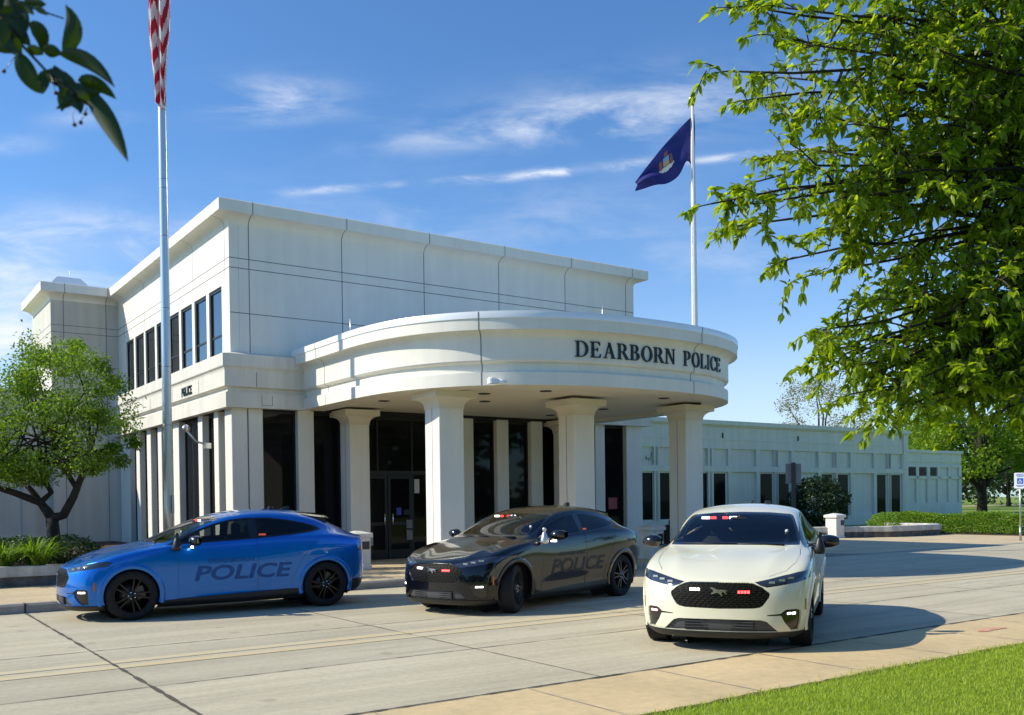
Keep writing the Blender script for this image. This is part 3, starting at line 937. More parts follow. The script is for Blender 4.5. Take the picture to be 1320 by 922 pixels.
    mb = MB(); mb.bbox(.20, .243, -.54, -.02, 1.40, 1.452, .01)
    C['visor_bar'] = [tomesh(mb, 'visor_bar', M['black'])]
    mb = MB(); mb.bbox(.36, .42, -.12, .12, 1.385, 1.44, .02); mb.tube([(.40, 0, 1.43), (.36, 0, 1.47)], .015, 6)
    C['inside_mirror'] = [tomesh(mb, 'inside_mirror', M['black'])]
    mb = MB()
    def gl_half(z):
        ys_ = [gl[k][0] + (z - gl[k][1]) / (gl[k + 1][1] - gl[k][1]) * (gl[k + 1][0] - gl[k][0]) for k in range(len(gl) - 1) if min(gl[k][1], gl[k + 1][1]) <= z <= max(gl[k][1], gl[k + 1][1]) and abs(gl[k + 1][1] - gl[k][1]) > 1e-5]
        return max(ys_) if ys_ else .1
    for r_ in range(12):
        z = .500 + .0235 * r_; hw_ = gl_half(z) - .012
        n_ = 30
        for q in range(n_):                                  # staggered short bars read as mesh
            if (q + r_) % 2: continue
            y0 = -hw_ + 2 * hw_ * q / n_; y1 = -hw_ + 2 * hw_ * (q + 1.25) / n_
            y1 = min(y1, hw_)
            xa, xb = front_x(cc, y0, z) - .006, front_x(cc, y1, z) - .006
            mb.add([(xa, y0, z - .0035), (xb, y1, z - .0035), (xb, y1, z + .0045), (xa, y0, z + .0045), (xa - .012, y0, z + .006), (xb - .012, y1, z + .006)], [(0, 1, 2, 3), (3, 2, 5, 4)])
    C['grille_slats'] = [tomesh(mb, 'grille_slats', M['gloss_black'])]
    # running horse badge
    hp = [(-.115, .012), (-.085, .020), (-.045, .026), (-.005, .026), (.03, .034), (.055, .046), (.085, .050), (.092, .040), (.070, .030), (.055, .014), (.060, -.004), (.085, -.016), (.078, -.026), (.050, -.020), (.028, -.010), (.0, -.014), (-.02, -.030), (-.035, -.046), (-.05, -.046), (-.035, -.026), (-.038, -.010), (-.055, .002), (-.075, -.018), (-.095, -.028), (-.10, -.02), (-.08, -.005), (-.078, .008)]
    mb = MB(); n = len(hp); xf = front_x(cc, 0, .665) + .012
    vs = [(xf - .6 * y * y, -y * .95, .668 + z * .95) for y, z in hp] + [(xf - .02, -y * .95, .668 + z * .95) for y, z in hp]
    mb.add(vs, [tuple(range(n)), tuple(range(2 * n - 1, n - 1, -1))] + [(k, n + k, n + (k + 1) % n, (k + 1) % n) for k in range(n)])
    C['horse_badge'] = [tomesh(mb, 'horse_badge', M['badge'])]
    mb = MB()
    for s in (1, -1):
        for z in (.345, .315, .285):
            a, b = sorted((s * .13, s * .36)); xx = front_x(cc, s * .25, z)
            mb.box(xx - .028, xx - .012, a, b, z - .006, z + .003)
        a, b = sorted((s * .12, s * .37)); xx = front_x(cc, s * .25, .31)
        mb.box(xx - .045, xx - .024, a, b, .255, .362, 1)
    C['intake_slats'] = [tomesh(mb, 'intake_slats', [M['intake'], M['black']])]
    C['side_marker'] = []
    for s in (1, -1):
        mb = MB(); rows = []
        for z in (.46, .52, .58):
            rows.append([(x, s * (side_y(cc, x, z) + .006), z) for x in (1.985, 2.01)])
        mb.sheet(rows); C['side_marker'].append(tomesh(mb, 'side_marker', M['amber']))
    C['mirror_light'] = []
    for s in (1, -1):
        mb = MB(); yy = sorted((s * .955, s * 1.06)); mb.bbox(.64, .66, yy[0], yy[1], 1.035, 1.058, .004)
        C['mirror_light'].append(tomesh(mb, 'mirror_light', [None]))
    C['rear_side_light'] = []
    for s in (1, -1):
        mb = MB(); y = s * (side_y(cc, -.46, 1.205) - .03)
        mb.box(-.54, -.43, y - .006, y + .006, 1.185, 1.215)
        C['rear_side_light'].append(tomesh(mb, 'rear_side_light', M['em_orange']))
    # bits seen through the windscreen
    mb = MB(); mb.lathe([(.001, 0), (.04, .002), (.04, .012), (.001, .014)], 14, 'x', (.80, .60, 1.135)); mb.bbox(.83, .85, .33, .46, 1.095, 1.115, .004); mb.tube([(.78, .615, 1.16), (.70, .60, 1.25)], .008, 5); mb.lathe([(.001, 0), (.022, .002), (.022, .012), (.001, .014)], 10, 'x', (.70, .60, 1.27))
    C['dash_gear'] = [tomesh(mb, 'dash_gear', M['sticker'])]
    return cc

GROUP_CAR = 'police patrol cars parked in a row'
def make_car(loc, heading, paint, label, steer=0., rim='rim', decal='decal_blue', spot='black', fog=('em_white', 'em_white'), lamps=False, grille=True):
    root = empty('patrol_car', loc, heading, label, 'police car', GROUP_CAR)
    P = M[paint]
    def part(name, me, m=None, parent=root, loc=None):
        o = bpy.data.objects.new(name, me); COL.objects.link(o); o.parent = parent
        if m is not None:
            o.material_slots[0].link = 'OBJECT'; o.material_slots[0].material = m
        if loc is not None: o.location = loc
        return o
    C = CAR
    body = part('body', C['body'][0], P)
    for nm in ('bonnet',): part(nm, C[nm][0], P)
    for k in range(4): part('arch_flare', C['arch_flare'][k], P)
    part('floor_pan', C['floor_pan'][0])
    for s in (0, 1):
        fd = part('front_door', C['front_door'][s], P); rd = part('rear_door', C['rear_door'][s], P)
        part('front_window', C['front_window'][s], None); part('rear_window', C['rear_window'][s])
        part('window_trim', C['window_trim'][s])
        part('lettering', C['lettering'][s], M[decal]); part('small_lettering', C['small_lettering'][s], M[decal])
        mi = part('mirror', C['mirror'][s]); part('mirror_glass', C['mirror_glass'][s], None, mi); (part('mirror_light', C['mirror_light'][s], M['em_white'], mi) if lamps and s == 0 else None)
        hl = part('headlight', C['headlight'][s]); part('led_module', C['led_module'][s], None, hl)
        fp = part('fog_pod', C['fog_pod'][s]); part('fog_light', C['fog_light'][s], M[fog[s]], fp)
        part('tail_light', C['tail_light'][s]); part('sill', C['sill'][s]); part('side_marker', C['side_marker'][s])
        part('seat', C['seat'][s])
        if lamps and s == 0: part('rear_side_light', C['rear_side_light'][s])
    ws = part('windscreen', C['windscreen'][0]); part('windscreen_frit', C['windscreen_frit'][0], None, ws); part('wiper', C['wiper'][0], None, ws)
    for nm in ('back_window', 'front_lip', 'rear_cladding', 'dashboard', 'rear_seat', 'steering_wheel', 'inside_mirror', 'dash_gear', 'roof_antenna', 'roof_sensor', 'spoiler'):
        part(nm, C[nm][0])
    part('spotlight', C['spotlight'][0], M[spot])
    gr = part('grille', C['grille'][0]); part('grille_slats', C['grille_slats'][0], None, gr); part('horse_badge', C['horse_badge'][0], None, gr)
    if grille:
        part('grille_light', C['grille_light'][0], M['em_white'], gr); part('grille_light', C['grille_light'][1], M['em_red'], gr)
    li = part('lower_intake', C['lower_intake'][0]); part('intake_slats', C['intake_slats'][0], None, li)
    vb = part('visor_bar', C['visor_bar'][0])
    for me in C['visor_light']: part('visor_light', me, None, vb)
    for sx in (1, -1):
        for sy in (1, -1):
            w = part('wheel', C['rim'][0], M[rim], root, (sx * WB, sy * .805, WR))
            w.rotation_euler = (0, (.3 if sx > 0 else .9) + (0 if sy > 0 else .5), (0 if sy > 0 else PI) + (math.radians(steer) if sx > 0 else 0))
            part('tyre', C['tyre'][0], None, w); part('brake_disc', C['brake_disc'][0], None, w); part('lug_nuts', C['lug_nuts'][0], None, w)
    return root
# ------------------------------------------------------------------ lettering with serifs (unit height 1)
def _rect(x0, y0, x1, y1): return [(x0, y0), (x1, y0), (x1, y1), (x0, y1)]
def _arc(cx, cy, ro, so, ri, si, a0, a1, n=14):
    """crescent between two ellipses, as quads"""
    out = []
    for k in range(n):
        t0, t1 = math.radians(a0 + (a1 - a0) * k / n), math.radians(a0 + (a1 - a0) * (k + 1) / n)
        out.append([(cx + ri * math.cos(t0), cy + si * math.sin(t0)), (cx + ro * math.cos(t0), cy + so * math.sin(t0)),
                    (cx + ro * math.cos(t1), cy + so * math.sin(t1)), (cx + ri * math.cos(t1), cy + si * math.sin(t1))])
    return out
def _stem(x, w=.145, y0=0., y1=1., sl=.09, sr=.09):
    return [_rect(x, y0, x + w, y1), _rect(x - sl, y0, x + w + sr, y0 + .045), _rect(x - sl, y1 - .045, x + w + sr, y1)]
GLYPH = {
 'D': (.80, lambda: _stem(.09) + [_rect(.2, 0, .36, .05), _rect(.2, .95, .36, 1)] + _arc(.34, .5, .44, .5, .28, .45, -90, 90, 18)),
 'E': (.68, lambda: _stem(.09) + [_rect(.2, 0, .62, .055), _rect(.2, .945, .58, 1), _rect(.2, .49, .46, .54), [(.62, .0), (.66, .24), (.63, .24), (.55, .05)], [(.58, 1.), (.61, .77), (.58, .77), (.50, .95)], _rect(.43, .40, .465, .63)]),
 'A': (.84, lambda: [[(.40, 1.0), (.44, 1.0), (.20, .04), (.14, .04)], [(.36, 1.0), (.48, 1.0), (.76, .04), (.59, .04)], _rect(.24, .32, .60, .37), _rect(.04, 0, .29, .045), _rect(.52, 0, .83, .045)]),
 'R': (.78, lambda: _stem(.09) + [_rect(.2, .95, .38, 1), _rect(.2, .46, .38, .51)] + _arc(.36, .73, .27, .27, .12, .22, -90, 90) + [[(.34, .48), (.48, .49), (.76, .04), (.58, .04)], _rect(.58, 0, .80, .045)]),
 'B': (.72, lambda: _stem(.09) + [_rect(.2, .95, .36, 1), _rect(.2, .50, .40, .55), _rect(.2, 0, .38, .05)] + _arc(.35, .755, .25, .245, .11, .20, -90, 90) + _arc(.37, .265, .30, .265, .14, .215, -90, 90)),
 'O': (.84, lambda: _arc(.42, .5, .40, .52, .245, .47, 0, 360, 32)),
 'N': (.86, lambda: [_rect(.12, 0, .17, 1), _rect(.69, 0, .74, 1), [(.10, 1.), (.28, 1.), (.74, 0.), (.67, 0.)], _rect(.02, 0, .28, .045), _rect(.02, .955, .26, 1), _rect(.60, .955, .84, 1)]),
 'P': (.70, lambda: _stem(.09) + [_rect(.2, .95, .38, 1), _rect(.2, .43, .38, .48)] + _arc(.36, .715, .29, .285, .14, .235, -90, 90)),
 'L': (.66, lambda: _stem(.09) + [_rect(.2, 0, .60, .055), [(.60, 0.), (.65, .27), (.61, .27), (.53, .05)]]),
 'I': (.36, lambda: _stem(.11)),
 'C': (.76, lambda: _arc(.44, .5, .42, .52, .265, .47, 48, 318, 26) + [_rect(.68, .68, .72, .98), [(.66, .16), (.74, .22), (.71, .27), (.64, .2)]]),
}

def serif_word(word, total, h):
    """list of (letter, polygons in metres), scaled to the given total width"""
    gap = .10
    w = sum(GLYPH[c][0] for c in word) + gap * (len(word) - 1)
    sx = total / w; x = 0; out = []
    for c in word:
        gw, fn = GLYPH[c]
        out.append((c, [[((x + px) * sx, py * h) for px, py in poly] for poly in fn()]))
        x += gw + gap
    return out

def lettering(out, place, parent, material, depth=.035):
    """place(x, y, d) -> local point d in front of the surface"""
    for c, polys in out:
        mb = MB()
        for k, P in enumerate(polys):
            e = .0004 * (k % 40)
            n = len(P)
            vs = [place(x, y, depth + e) for x, y in P] + [place(x, y, -.01) for x, y in P]
            mb.add(vs, [tuple(range(n)), tuple(range(2 * n - 1, n - 1, -1))] + [(q, n + q, n + (q + 1) % n, (q + 1) % n) for q in range(n)])
        mb.build('letter', material, parent)

def sweep(path, prof, closed=False, miter=True):
    """profile (out, z) swept along a plan path; outwards is to the left of the direction of travel"""
    n = len(path); rows = []
    P = [Vector(p) for p in path]
    for k in range(n):
        if closed: a, b = P[k - 1], P[(k + 1) % n]
        else: a, b = P[max(k - 1, 0)], P[min(k + 1, n - 1)]
        d1 = (P[k] - a); d2 = (b - P[k])
        if d1.length < 1e-6: d1 = d2
        if d2.length < 1e-6: d2 = d1
        d1 = d1.normalized(); d2 = d2.normalized()
        n1 = Vector((-d1.y, d1.x)); n2 = Vector((-d2.y, d2.x))
        m = n1 + n2; m = m * (2 / max(.4, m.length_squared))
        rows.append([(P[k].x + m.x * o, P[k].y + m.y * o, z) for o, z in prof])
    return rows

def cove(o0, z0, o1, z1, n=6):
    """quarter-round hollow from the wall (o0,z0) up and out to (o1,z1)"""
    return [(o0 + (o1 - o0) * (1 - math.cos(t)), z0 + (z1 - z0) * math.sin(t)) for t in [PI / 2 * k / n for k in range(n + 1)]]

def build_station():
    root = empty('police_station', BN(0, 0, 0), RZ,
                 'white two storey police station with a round columned entrance canopy', 'building')
    root.scale = (K, K, K)
    C0, C1, WI, WT = -5.36, 9.02, 12.54, 16.6      # front corner, right end, inner corner, tower back
    G = .22                                          # how far the glass lies behind the piers
    # upper storey: core, then a left skin with real window openings
    mb = MB()
    mb.box(C0 + .26, C1, 0, WT, 5.5, 9.35)
    wins = [(.64, 1.74), (1.98, 3.10), (3.34, 4.46), (4.68, 5.84), (6.06, 7.24), (7.46, 8.66), (8.86, 10.02), (10.24, 11.34)]
    ZS, ZH = 5.70, 7.60
    mb.box(C0, C0 + .255, .002, WI, ZH, 9.35)
    mb.box(C0, C0 + .255, .002, WI, 5.5, ZS)
    ed = [.002] + [e for w in wins for e in w] + [WI]
    for a, b in zip(ed[0::2], ed[1::2]): mb.box(C0, C0 + .255, a, b, ZS, ZH)
    def hj(z, t=.02):          # sealant joints, front and left
        mb.box(C0 + .01, C1 - .01, -.003, .01, z - t / 2, z + t / 2, 1)
        mb.box(C0 - .003, C0 + .01, .01, WI, z - t / 2, z + t / 2, 1)
    for z in (8.24, 7.98): hj(z)
    mb.box(C0 + .01, C1 - .01, -.003, .01, 6.78, 6.80, 1)
    for s in (-4.82, -2.11, .57, 3.29, 5.96, 8.65): mb.box(s - .011, s + .011, -.004, .01, 5.5, 9.13, 1)
    for w in (.34, 3.20, 5.91, 8.74, 11.6): mb.box(C0 - .004, C0 + .01, w - .009, w + .009, ZH + .02, 9.13, 1)
    mb.build('upper_wall', [M['white_wall'], M['joint']], root)
    for a, b in wins:
        m2 = MB(); x = C0 + .07
        m2.box(x - .03, x + .05, a, a + .06, ZS, ZH).box(x - .03, x + .05, b - .06, b, ZS, ZH)
        m2.box(x - .03, x + .05, a + .06, b - .06, ZS, ZS + .06).box(x - .03, x + .05, a + .06, b - .06, ZH - .08, ZH)
        m2.box(x - .02, x + .05, a + .06, b - .06, 6.28, 6.33)
        f = m2.build('window', M['frame'], root)
        MB().box(x, x + .03, a + .06, b - .06, ZS + .06, 6.28).box(x, x + .03, a + .06, b - .06, 6.33, ZH - .08).build('pane', M['glass_up'], f)
    # tower beyond the inner corner
    T0 = -7.65
    mb = MB(); mb.box(T0, C0 + .02, WI, WT, 0, 9.35)
    for z in (8.24, 7.98, 6.79, 5.5): mb.box(T0 + .01, C0 - .01, WI - .003, WI + .01, z - .01, z + .01, 1).box(T0 - .003, T0 + .01, WI + .01, WT, z - .01, z + .01, 1)
    for s in (T0 + .42, C0 - .42): mb.box(s - .012, s + .012, WI - .004, WI + .01, 0, 9.13, 1)
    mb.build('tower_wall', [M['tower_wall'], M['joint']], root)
    # cornice
    prof = [(-.01, 9.10)] + cove(.0, 9.13, .33, 9.36) + [(.37, 9.36), (.37, 9.66), (.33, 9.69), (-.40, 9.69), (-.40, 9.30)]
    path = [(C1, WT), (C1, 0), (C0, 0), (C0, WI), (T0, WI), (T0, WT)]
    mb = MB(); mb.sheet(sweep(path, prof))
    path2 = [(C1, 5), (C1, 0), (C0, 0), (C0, WI), (T0, WI), (T0, WT)]
    mb.box(C0 + .3, C1 - .3, .3, WT, 9.30, 9.37).box(T0 + .3, C0 + .3, WI + .3, WT, 9.30, 9.371)
    pr2 = [(o + .004, z) for o, z in prof[1:-2]]
    def cjoint(s, w, axis):
        rows = [[], []]
        for o, z in pr2:
            for q, dd in ((0, -.010), (1, .010)):
                rows[q].append((s + dd, -o, z) if axis == 'front' else (C0 - o, w + dd, z))
        mb.sheet(rows, 1)
    for s in (-4.82, -2.11, .57, 3.29, 5.96, 8.65): cjoint(s, 0, 'front')
    for w in (.34, 3.2, 5.91, 8.74, 11.6): cjoint(0, w, 'left')
    for s in (T0 + .42, C0 - .42):
        mb.sheet([[(s + d, WI - o, z) for o, z in pr2] for d in (-.01, .01)], 1)
    mb.build('cornice', [M['white_wall'], M['joint']], root)
    # roof vent hood on the tower
    mb = MB()
    cx, cy = -6.75, WI + 1.9
    for (h0, w0), (h1, w1) in (((9.40, .60), (9.80, .60)), ((9.86, .78), (10.32, .40)), ((9.80, .78), (9.86, .78))):
        v = [(cx + sx * w, cy + sy * w, z) for z, w in ((h0, w0), (h1, w1)) for sx, sy in ((-1, -1), (1, -1), (1, 1), (-1, 1))]
        mb.add(v, [(3, 2, 1, 0), (4, 5, 6, 7), (0, 1, 5, 4), (1, 2, 6, 5), (2, 3, 7, 6), (3, 0, 4, 7)])
    mb.tube([(cx + .1, cy, 10.3), (cx + .1, cy, 10.65)], .012, 5)
    mb.build('roof_vent', M['flashing'], root)
    # string course between the storeys
    mb = MB()
    prof = [(-.02, 5.74), (.24, 5.66), (.31, 5.65), (.31, 5.33)] + [(.30, 5.31), (.27, 5.28), (.255, 5.24), (.25, 5.2), (.25, 4.80), (.14, 4.76), (.14, 4.66), (.21, 4.65), (.21, 4.25), (-.02, 4.25)]
    mb.sheet(sweep([(-3.2, 0), (C0, 0), (C0, WI)], prof))
    MB().sheet(sweep([(C1 + .34, 6), (C1 + .34, 0), (6.6, 0)], prof)).build('string_course', M['ledge_wall'], root)
    for w in (2.0, 4.6, 7.2, 9.8): mb.box(C0 - .254, C0 - .2, w - .008, w + .008, 4.8, 5.2, 1)
    for s in (-4.75,): mb.box(s - .008, s + .008, -.254, -.2, 4.8, 5.2, 1)
    mb.box(-4.6, -4.589, -.216, -.15, 4.33, 4.60, 1).box(-4.6, -4.3, -.216, -.15, 4.32, 4.331, 1).box(-4.311, -4.3, -.216, -.15, 4.331, 4.60, 1)
    mb.build('string_course', [M['ledge_wall'], M['joint']], root)
    # ground storey core and floor slab over it
    mb = MB()
    mb.box(C0 + .5, C1 + .30, .6, WT, 0, 5.45)
    mb.box(C0 + .02, C1 + .34, .02, .62, 4.24, 5.45).box(C0 + .02, C0 + .6, .63, WI, 4.24, 5.45)
    mb.build('ground_storey_core', M['interior'], root)
    def pier(x0, x1, y0, y1, z0=0, z1=4.26, groove=None):
        mb = MB(); mb.bbox(x0, x1, y0, y1, z0, z1, .012)
        mb.box(x0 + .02, x1 - .02, y0 + .02, y1 - .02, z0, z1)
        return mb.build('pier', M['white_wall'], root)
    fr = [(C0, -4.93), (-4.895, -4.50), (-3.50, -3.03), (-2.15, -1.70), (1.82, 2.27), (3.15, 3.60), (4.49, 4.96), (5.85, 6.30), (7.20, 7.63), (8.62, 9.36)]
    for a, b in fr: pier(a, b, 0, .5)
    MB().box(-4.935, -4.89, .03, .5, 0, 4.25).build('pier_groove', M['joint'], root)
    lf = [(.03, .54), (1.12, 1.50), (2.55, 2.95), (4.92, 5.55), (6.88, 7.33), (8.22, 8.72), (9.72, 10.17), (11.15, WI)]
    for k, (a, b) in enumerate(lf):
        if k == 0: pier(C0 + .012, C0 + .5, .5, .60)
        else: pier(C0, C0 + .5, a, b)
    # ground floor windows: glass set back, dark frames
    def win_front(a, b):
        y = G; m2 = MB()
        m2.box(a, a + .05, y - .03, y + .05, 0, 4.24).box(b - .05, b, y - .03, y + .05, 0, 4.24)
        m2.box(a + .05, b - .05, y - .03, y + .05, 0, .12).box(a + .05, b - .05, y - .03, y + .05, 4.16, 4.24)
        f = m2.build('window', M['frame'], root)
        MB().box(a + .05, b - .05, y, y + .03, .12, 4.16).build('pane', M['glass'], f)
    for a, b in ((-4.50, -3.50), (-3.03, -2.15), (2.27, 3.15), (3.60, 4.49), (4.96, 5.85), (6.30, 7.20), (7.63, 8.62)): win_front(a, b)
    def win_left(a, b):
        x = C0 + G; m2 = MB()
        m2.box(x - .03, x + .05, a, a + .05, 0, 4.24).box(x - .03, x + .05, b - .05, b, 0, 4.24)
        m2.box(x - .03, x + .05, a + .05, b - .05, 0, .12).box(x - .03, x + .05, a + .05, b - .05, 4.16, 4.24)
        f = m2.build('window', M['frame'], root)
        MB().box(x, x + .03, a + .05, b - .05, .12, 4.16).build('pane', M['glass'], f)
    for (a, b), (c, d) in zip(lf, lf[1:]): win_left(b if b > .55 else .60, c)
    # entrance: dark glazed screen with a pair of doors
    y = G
    mb = MB()
    mb.box(-1.70, -1.62, y - .04, y + .06, 0, 4.24).box(1.74, 1.82, y - .04, y + .06, 0, 4.24).box(-1.62, 1.74, y - .04, y + .06, 4.12, 4.24)
    mb.box(-1.62, 1.74, y - .04, y + .06, 2.50, 2.62).box(-1.56, -1.49, y - .04, y + .06, 0, 2.5).box(.15, .22, y - .04, y + .06, 0, 2.5).box(.15, .21, y - .04, y + .06, 2.62, 4.12).box(-1.0, -.95, y - .04, y + .06, 2.62, 4.12)
    fr_ = mb.build('entrance_screen', M['frame'], root)
    MB().box(-1.62, .15, y, y + .03, 2.62, 4.12).box(.22, 1.74, y, y + .03, .0, 2.5).box(.21, 1.74, y, y + .03, 2.62, 4.12).build('screen_glass', M['glass'], fr_)
    for x0, x1, hx in ((-1.49, -.675, -.80), (-.655, .15, -.53)):
        mb = MB()
        mb.box(x0, x0 + .09, y - .05, y + .02, .02, 2.49).box(x1 - .09, x1, y - .05, y + .02, .02, 2.49)
        mb.box(x0 + .09, x1 - .09, y - .05, y + .02, .02, .28).box(x0 + .09, x1 - .09, y - .05, y + .02, 2.38, 2.49).box(x0 + .09, x1 - .09, y - .05, y + .02, 1.0, 1.1)
        d = mb.build('entrance_door', M['frame'], root)
        MB().box(x0 + .09, x1 - .09, y - .02, y, .28, 1.0).box(x0 + .09, x1 - .09, y - .02, y, 1.1, 2.38).build('door_glass', M['glass'], d)
        mb = MB(); mb.tube([(hx, y - .05, 1.0), (hx, y - .11, 1.02), (hx, y - .11, 1.33), (hx, y - .05, 1.35)], .018, 8)
        mb.build('handle', M['chrome'], d)
    for x, z, w, h, k in ((-.30, 1.30, .16, .22, 'notice_b'), (.02, 1.30, .30, .16, 'frame'), (.32, 1.95, .17, .42, 'notice_w'), (-1.28, .42, .22, .40, 'notice_w'), (.05, .55, .2, .3, 'sign_grey'), (.05, .9, .2, .25, 'sign_grey')):
        MB().box(x - w / 2, x + w / 2, y - .058, y - .052, z, z + h).build('notice', M[k], root)
    MB().box(7.95, 8.35, y - .006, y - .001, 1.35, 1.75).build('notice', M['reflection_r'], root)  # red patch paints a reflection on the window pane
    # floodlight on the left wall, by its arm
    mb = MB(); mb.tube([(C0 - .03, 1.75, 3.35), (C0 - .35, 1.95, 3.45), (C0 - .62, 2.05, 3.8)], .03, 6)
    mb.lathe([(.02, 0), (.09, .03), (.11, .08), (.10, .11), (.001, .12)], 16, 'y', (C0 - .60, 1.96, 3.82))
    mb.bbox(C0 - .2, C0 - .02, 1.62, 1.85, 3.25, 3.42, .02)
    mb.build('floodlight', M['alu'], root)
    # small word on the left fascia
    out = serif_word('POLICE', 1.02, .26)
    lettering(out, lambda x, yy, d: (C0 - .25 - d, 3.62 - x, 4.86 + yy), root, M['letter'], .02)
    # -------------------------------------------------- round canopy
    c, aa, n0, b, p = 1.9, 5.56, 3.3, 5.38, 2.42
    path = [(c - aa, -n0 * k / 6) for k in range(-0, 6)]
    for k in range(0, 121):
        th = PI * (1 - k / 120); cs, sn_ = math.cos(th), math.sin(th)
        path.append((c + aa * math.copysign(abs(cs) ** (2 / p), cs), -(n0 + b * abs(sn_) ** (2 / p))))
    path += [(c + aa, -n0 * (1 - k / 6)) for k in range(1, 7)]
    path = [q for k, q in enumerate(path) if k == 0 or (Vector(q) - Vector(path[k - 1])).length > 1e-3]
    path = path[::-1]                               # outwards on the left of travel
    def ring(prof, mi=0, smooth=True): return sweep(path, prof)
    can = MB()
    F = [(-.36, 5.78), (-.36, 5.86), (.015, 5.87), (.02, 5.86), (.02, 5.72), (0, 5.715)]
    W1 = [(0, 5.715), (0, 5.47)] + cove(-.24, 5.27, -.03, 5.47)[::-1] + [(-.24, 5.27), (-.24, 4.83)]
    W2 = [(-.24, 4.83), (-.27, 4.79), (-.35, 4.765), (-.35, 4.57), (-.25, 4.56), (-.25, 4.27)]
    SF = [(-.25, 4.27), (-.95, 4.27), (-.95, 4.34), (-2.4, 4.345)]
    def strip(prof, mi):
        rows = ring(prof)
        for k in range(len(prof) - 1):          # separate quads so hard edges stay hard
            a = [[r[k], r[k + 1]] for r in rows]
            can.sheet(a, mi, True)
    strip(F, 1); strip(W1, 0); strip(W2, 0); strip(SF, 2)
    inner = [r[-1] for r in ring([(-2.4, 4.345)])]
    can.add([(x, y_, 4.3452) for x, y_, z in inner], [tuple(range(len(inner)))], 2)
    top = [r[0] for r in ring([(-.36, 5.78)])]
    can.add([(x, y_, 5.78) for x, y_, z in top], [tuple(range(len(top)))], 1)
    # sealant joints following the profile
    PV = [Vector(q) for q in path]
    def at_arc(sv, nv):
        return min(range(1, len(PV) - 1), key=lambda k: (PV[k] - Vector((sv, -nv))).length)
    allp = [(o + .004, z) for o, z in F[3:] + W1 + W2]
    for sv, nv in ((-2.25, 7.4), (3.35, 8.62), (-3.64, 1.6)):
        k = at_arc(sv, nv); d = (PV[k + 1] - PV[k - 1]).normalized(); nn = Vector((-d.y, d.x))
        rows = [[(PV[k].x + nn.x * o + d.x * e, PV[k].y + nn.y * o + d.y * e, z) for o, z in allp] for e in (-.011, .011)]
        can.sheet(rows, 3)
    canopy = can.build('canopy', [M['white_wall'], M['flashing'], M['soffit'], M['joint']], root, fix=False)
    bm = bmesh.new(); bm.from_mesh(canopy.data); bmesh.ops.remove_doubles(bm, verts=bm.verts, dist=.0008)
    bmesh.ops.recalc_face_normals(bm, faces=bm.faces); bm.to_mesh(canopy.data); bm.free()
    canopy.data.set_sharp_from_angle(angle=math.radians(28))
    # fascia letters follow the curve of the wall
    wall = [Vector((r[0][0], r[0][1])) for r in ring([(-.24, 0)])][::-1]       # left to right
    L = [0.]
    for a_, b_ in zip(wall, wall[1:]): L.append(L[-1] + (b_ - a_).length)
    def on_wall(l, yy, d):
        k = max(1, min(len(L) - 1, int(np.searchsorted(L, l))))
        t = (l - L[k - 1]) / (L[k] - L[k - 1]); q = wall[k - 1].lerp(wall[k], t)
        tan = (wall[min(k + 1, len(wall) - 1)] - wall[max(0, k - 2)]).normalized()
        out_ = Vector((tan.y, -tan.x))
        return (q.x + out_.x * d, q.y + out_.y * d, yy)
    lettering(serif_word('DEARBORN', 2.93, .36), lambda x, yy, d: on_wall(9.65 + x, 4.915 + yy, d), canopy, M['letter'])
    lettering(serif_word('POLICE', 1.80, .36), lambda x, yy, d: on_wall(12.88 + x, 4.915 + yy, d), canopy, M['letter'])
    for s, n_ in ((-2.2, 2.65), (-.8, 5.3), (.2, 6.5), (.2, 3.8), (4.3, 1.3), (3.95, 6.7), (4.5, 3.6), (-2.0, 6.9)):
        MB().lathe([(.13, 4.325), (.15, 4.33), (.15, 4.36), (.001, 4.36)], 18, 'z', (s, -n_, -.0)).build('downlight', M['dark_metal'], canopy)
    k = at_arc(-2.1, 7.5)
    mb = MB(); mb.bbox(PV[k].x - .02, PV[k].x + .22, PV[k].y - .02, PV[k].y + .14, 4.28, 4.42, .03)
    mb.tube([(PV[k].x + .2, PV[k].y + .05, 4.36), (PV[k].x + .38, PV[k].y - .06, 4.30)], [.05, .055], 10)
    mb.build('security_camera', M['flashing'], canopy)
    for s, n_, h in ((-3.35, 3.1, .42), (.75, 8.0, .35)):
        MB().tube([(s, -n_, 5.7), (s, -n_, 5.87 + h)], .012, 5).build('lightning_rod', M['alu'], canopy)
    # columns
    for s, n_ in ((-1.95, .36), (-2.10, 5.52), (1.90, 5.55), (5.65, 5.80), (5.65, .36)):
        h = .335 if n_ > 1 else .30
        mb = MB(); mb.bbox(s - h, s + h, -n_ - h, -n_ + h, 0, 3.89, .012)
        mb.box(s - h - .003, s - h + .01, -n_ - .008, -n_ + .008, 0, 3.88, 1)
        mb.box(s - .008, s + .008, -n_ - h - .003, -n_ - h + .01, 0, 3.88, 1) if 0 else None
        col = mb.build('column', [M['white_wall'], M['joint']], root)
        cap = MB(); rows = []
        pr = [(h + .01, 3.87), (h + .01, 3.91)] + [(h + .01 + .20 * (1 - math.cos(t)), 3.91 + .20 * math.sin(t)) for t in [PI / 2 * q / 7 for q in range(1, 8)]] + [(h + .23, 4.115), (h + .23, 4.275)]
        for r, z in pr:
            rows.append([(s - r, -n_ - r, z), (s + r, -n_ - r, z), (s + r, -n_ + r, z), (s - r, -n_ + r, z), (s - r, -n_ - r, z)])
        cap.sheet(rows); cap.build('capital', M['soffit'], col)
    # low wing running off behind the left tree
    mb = MB()
    mb.box(-26, T0 + .01, WI + .30, WT, 0, 5.5)
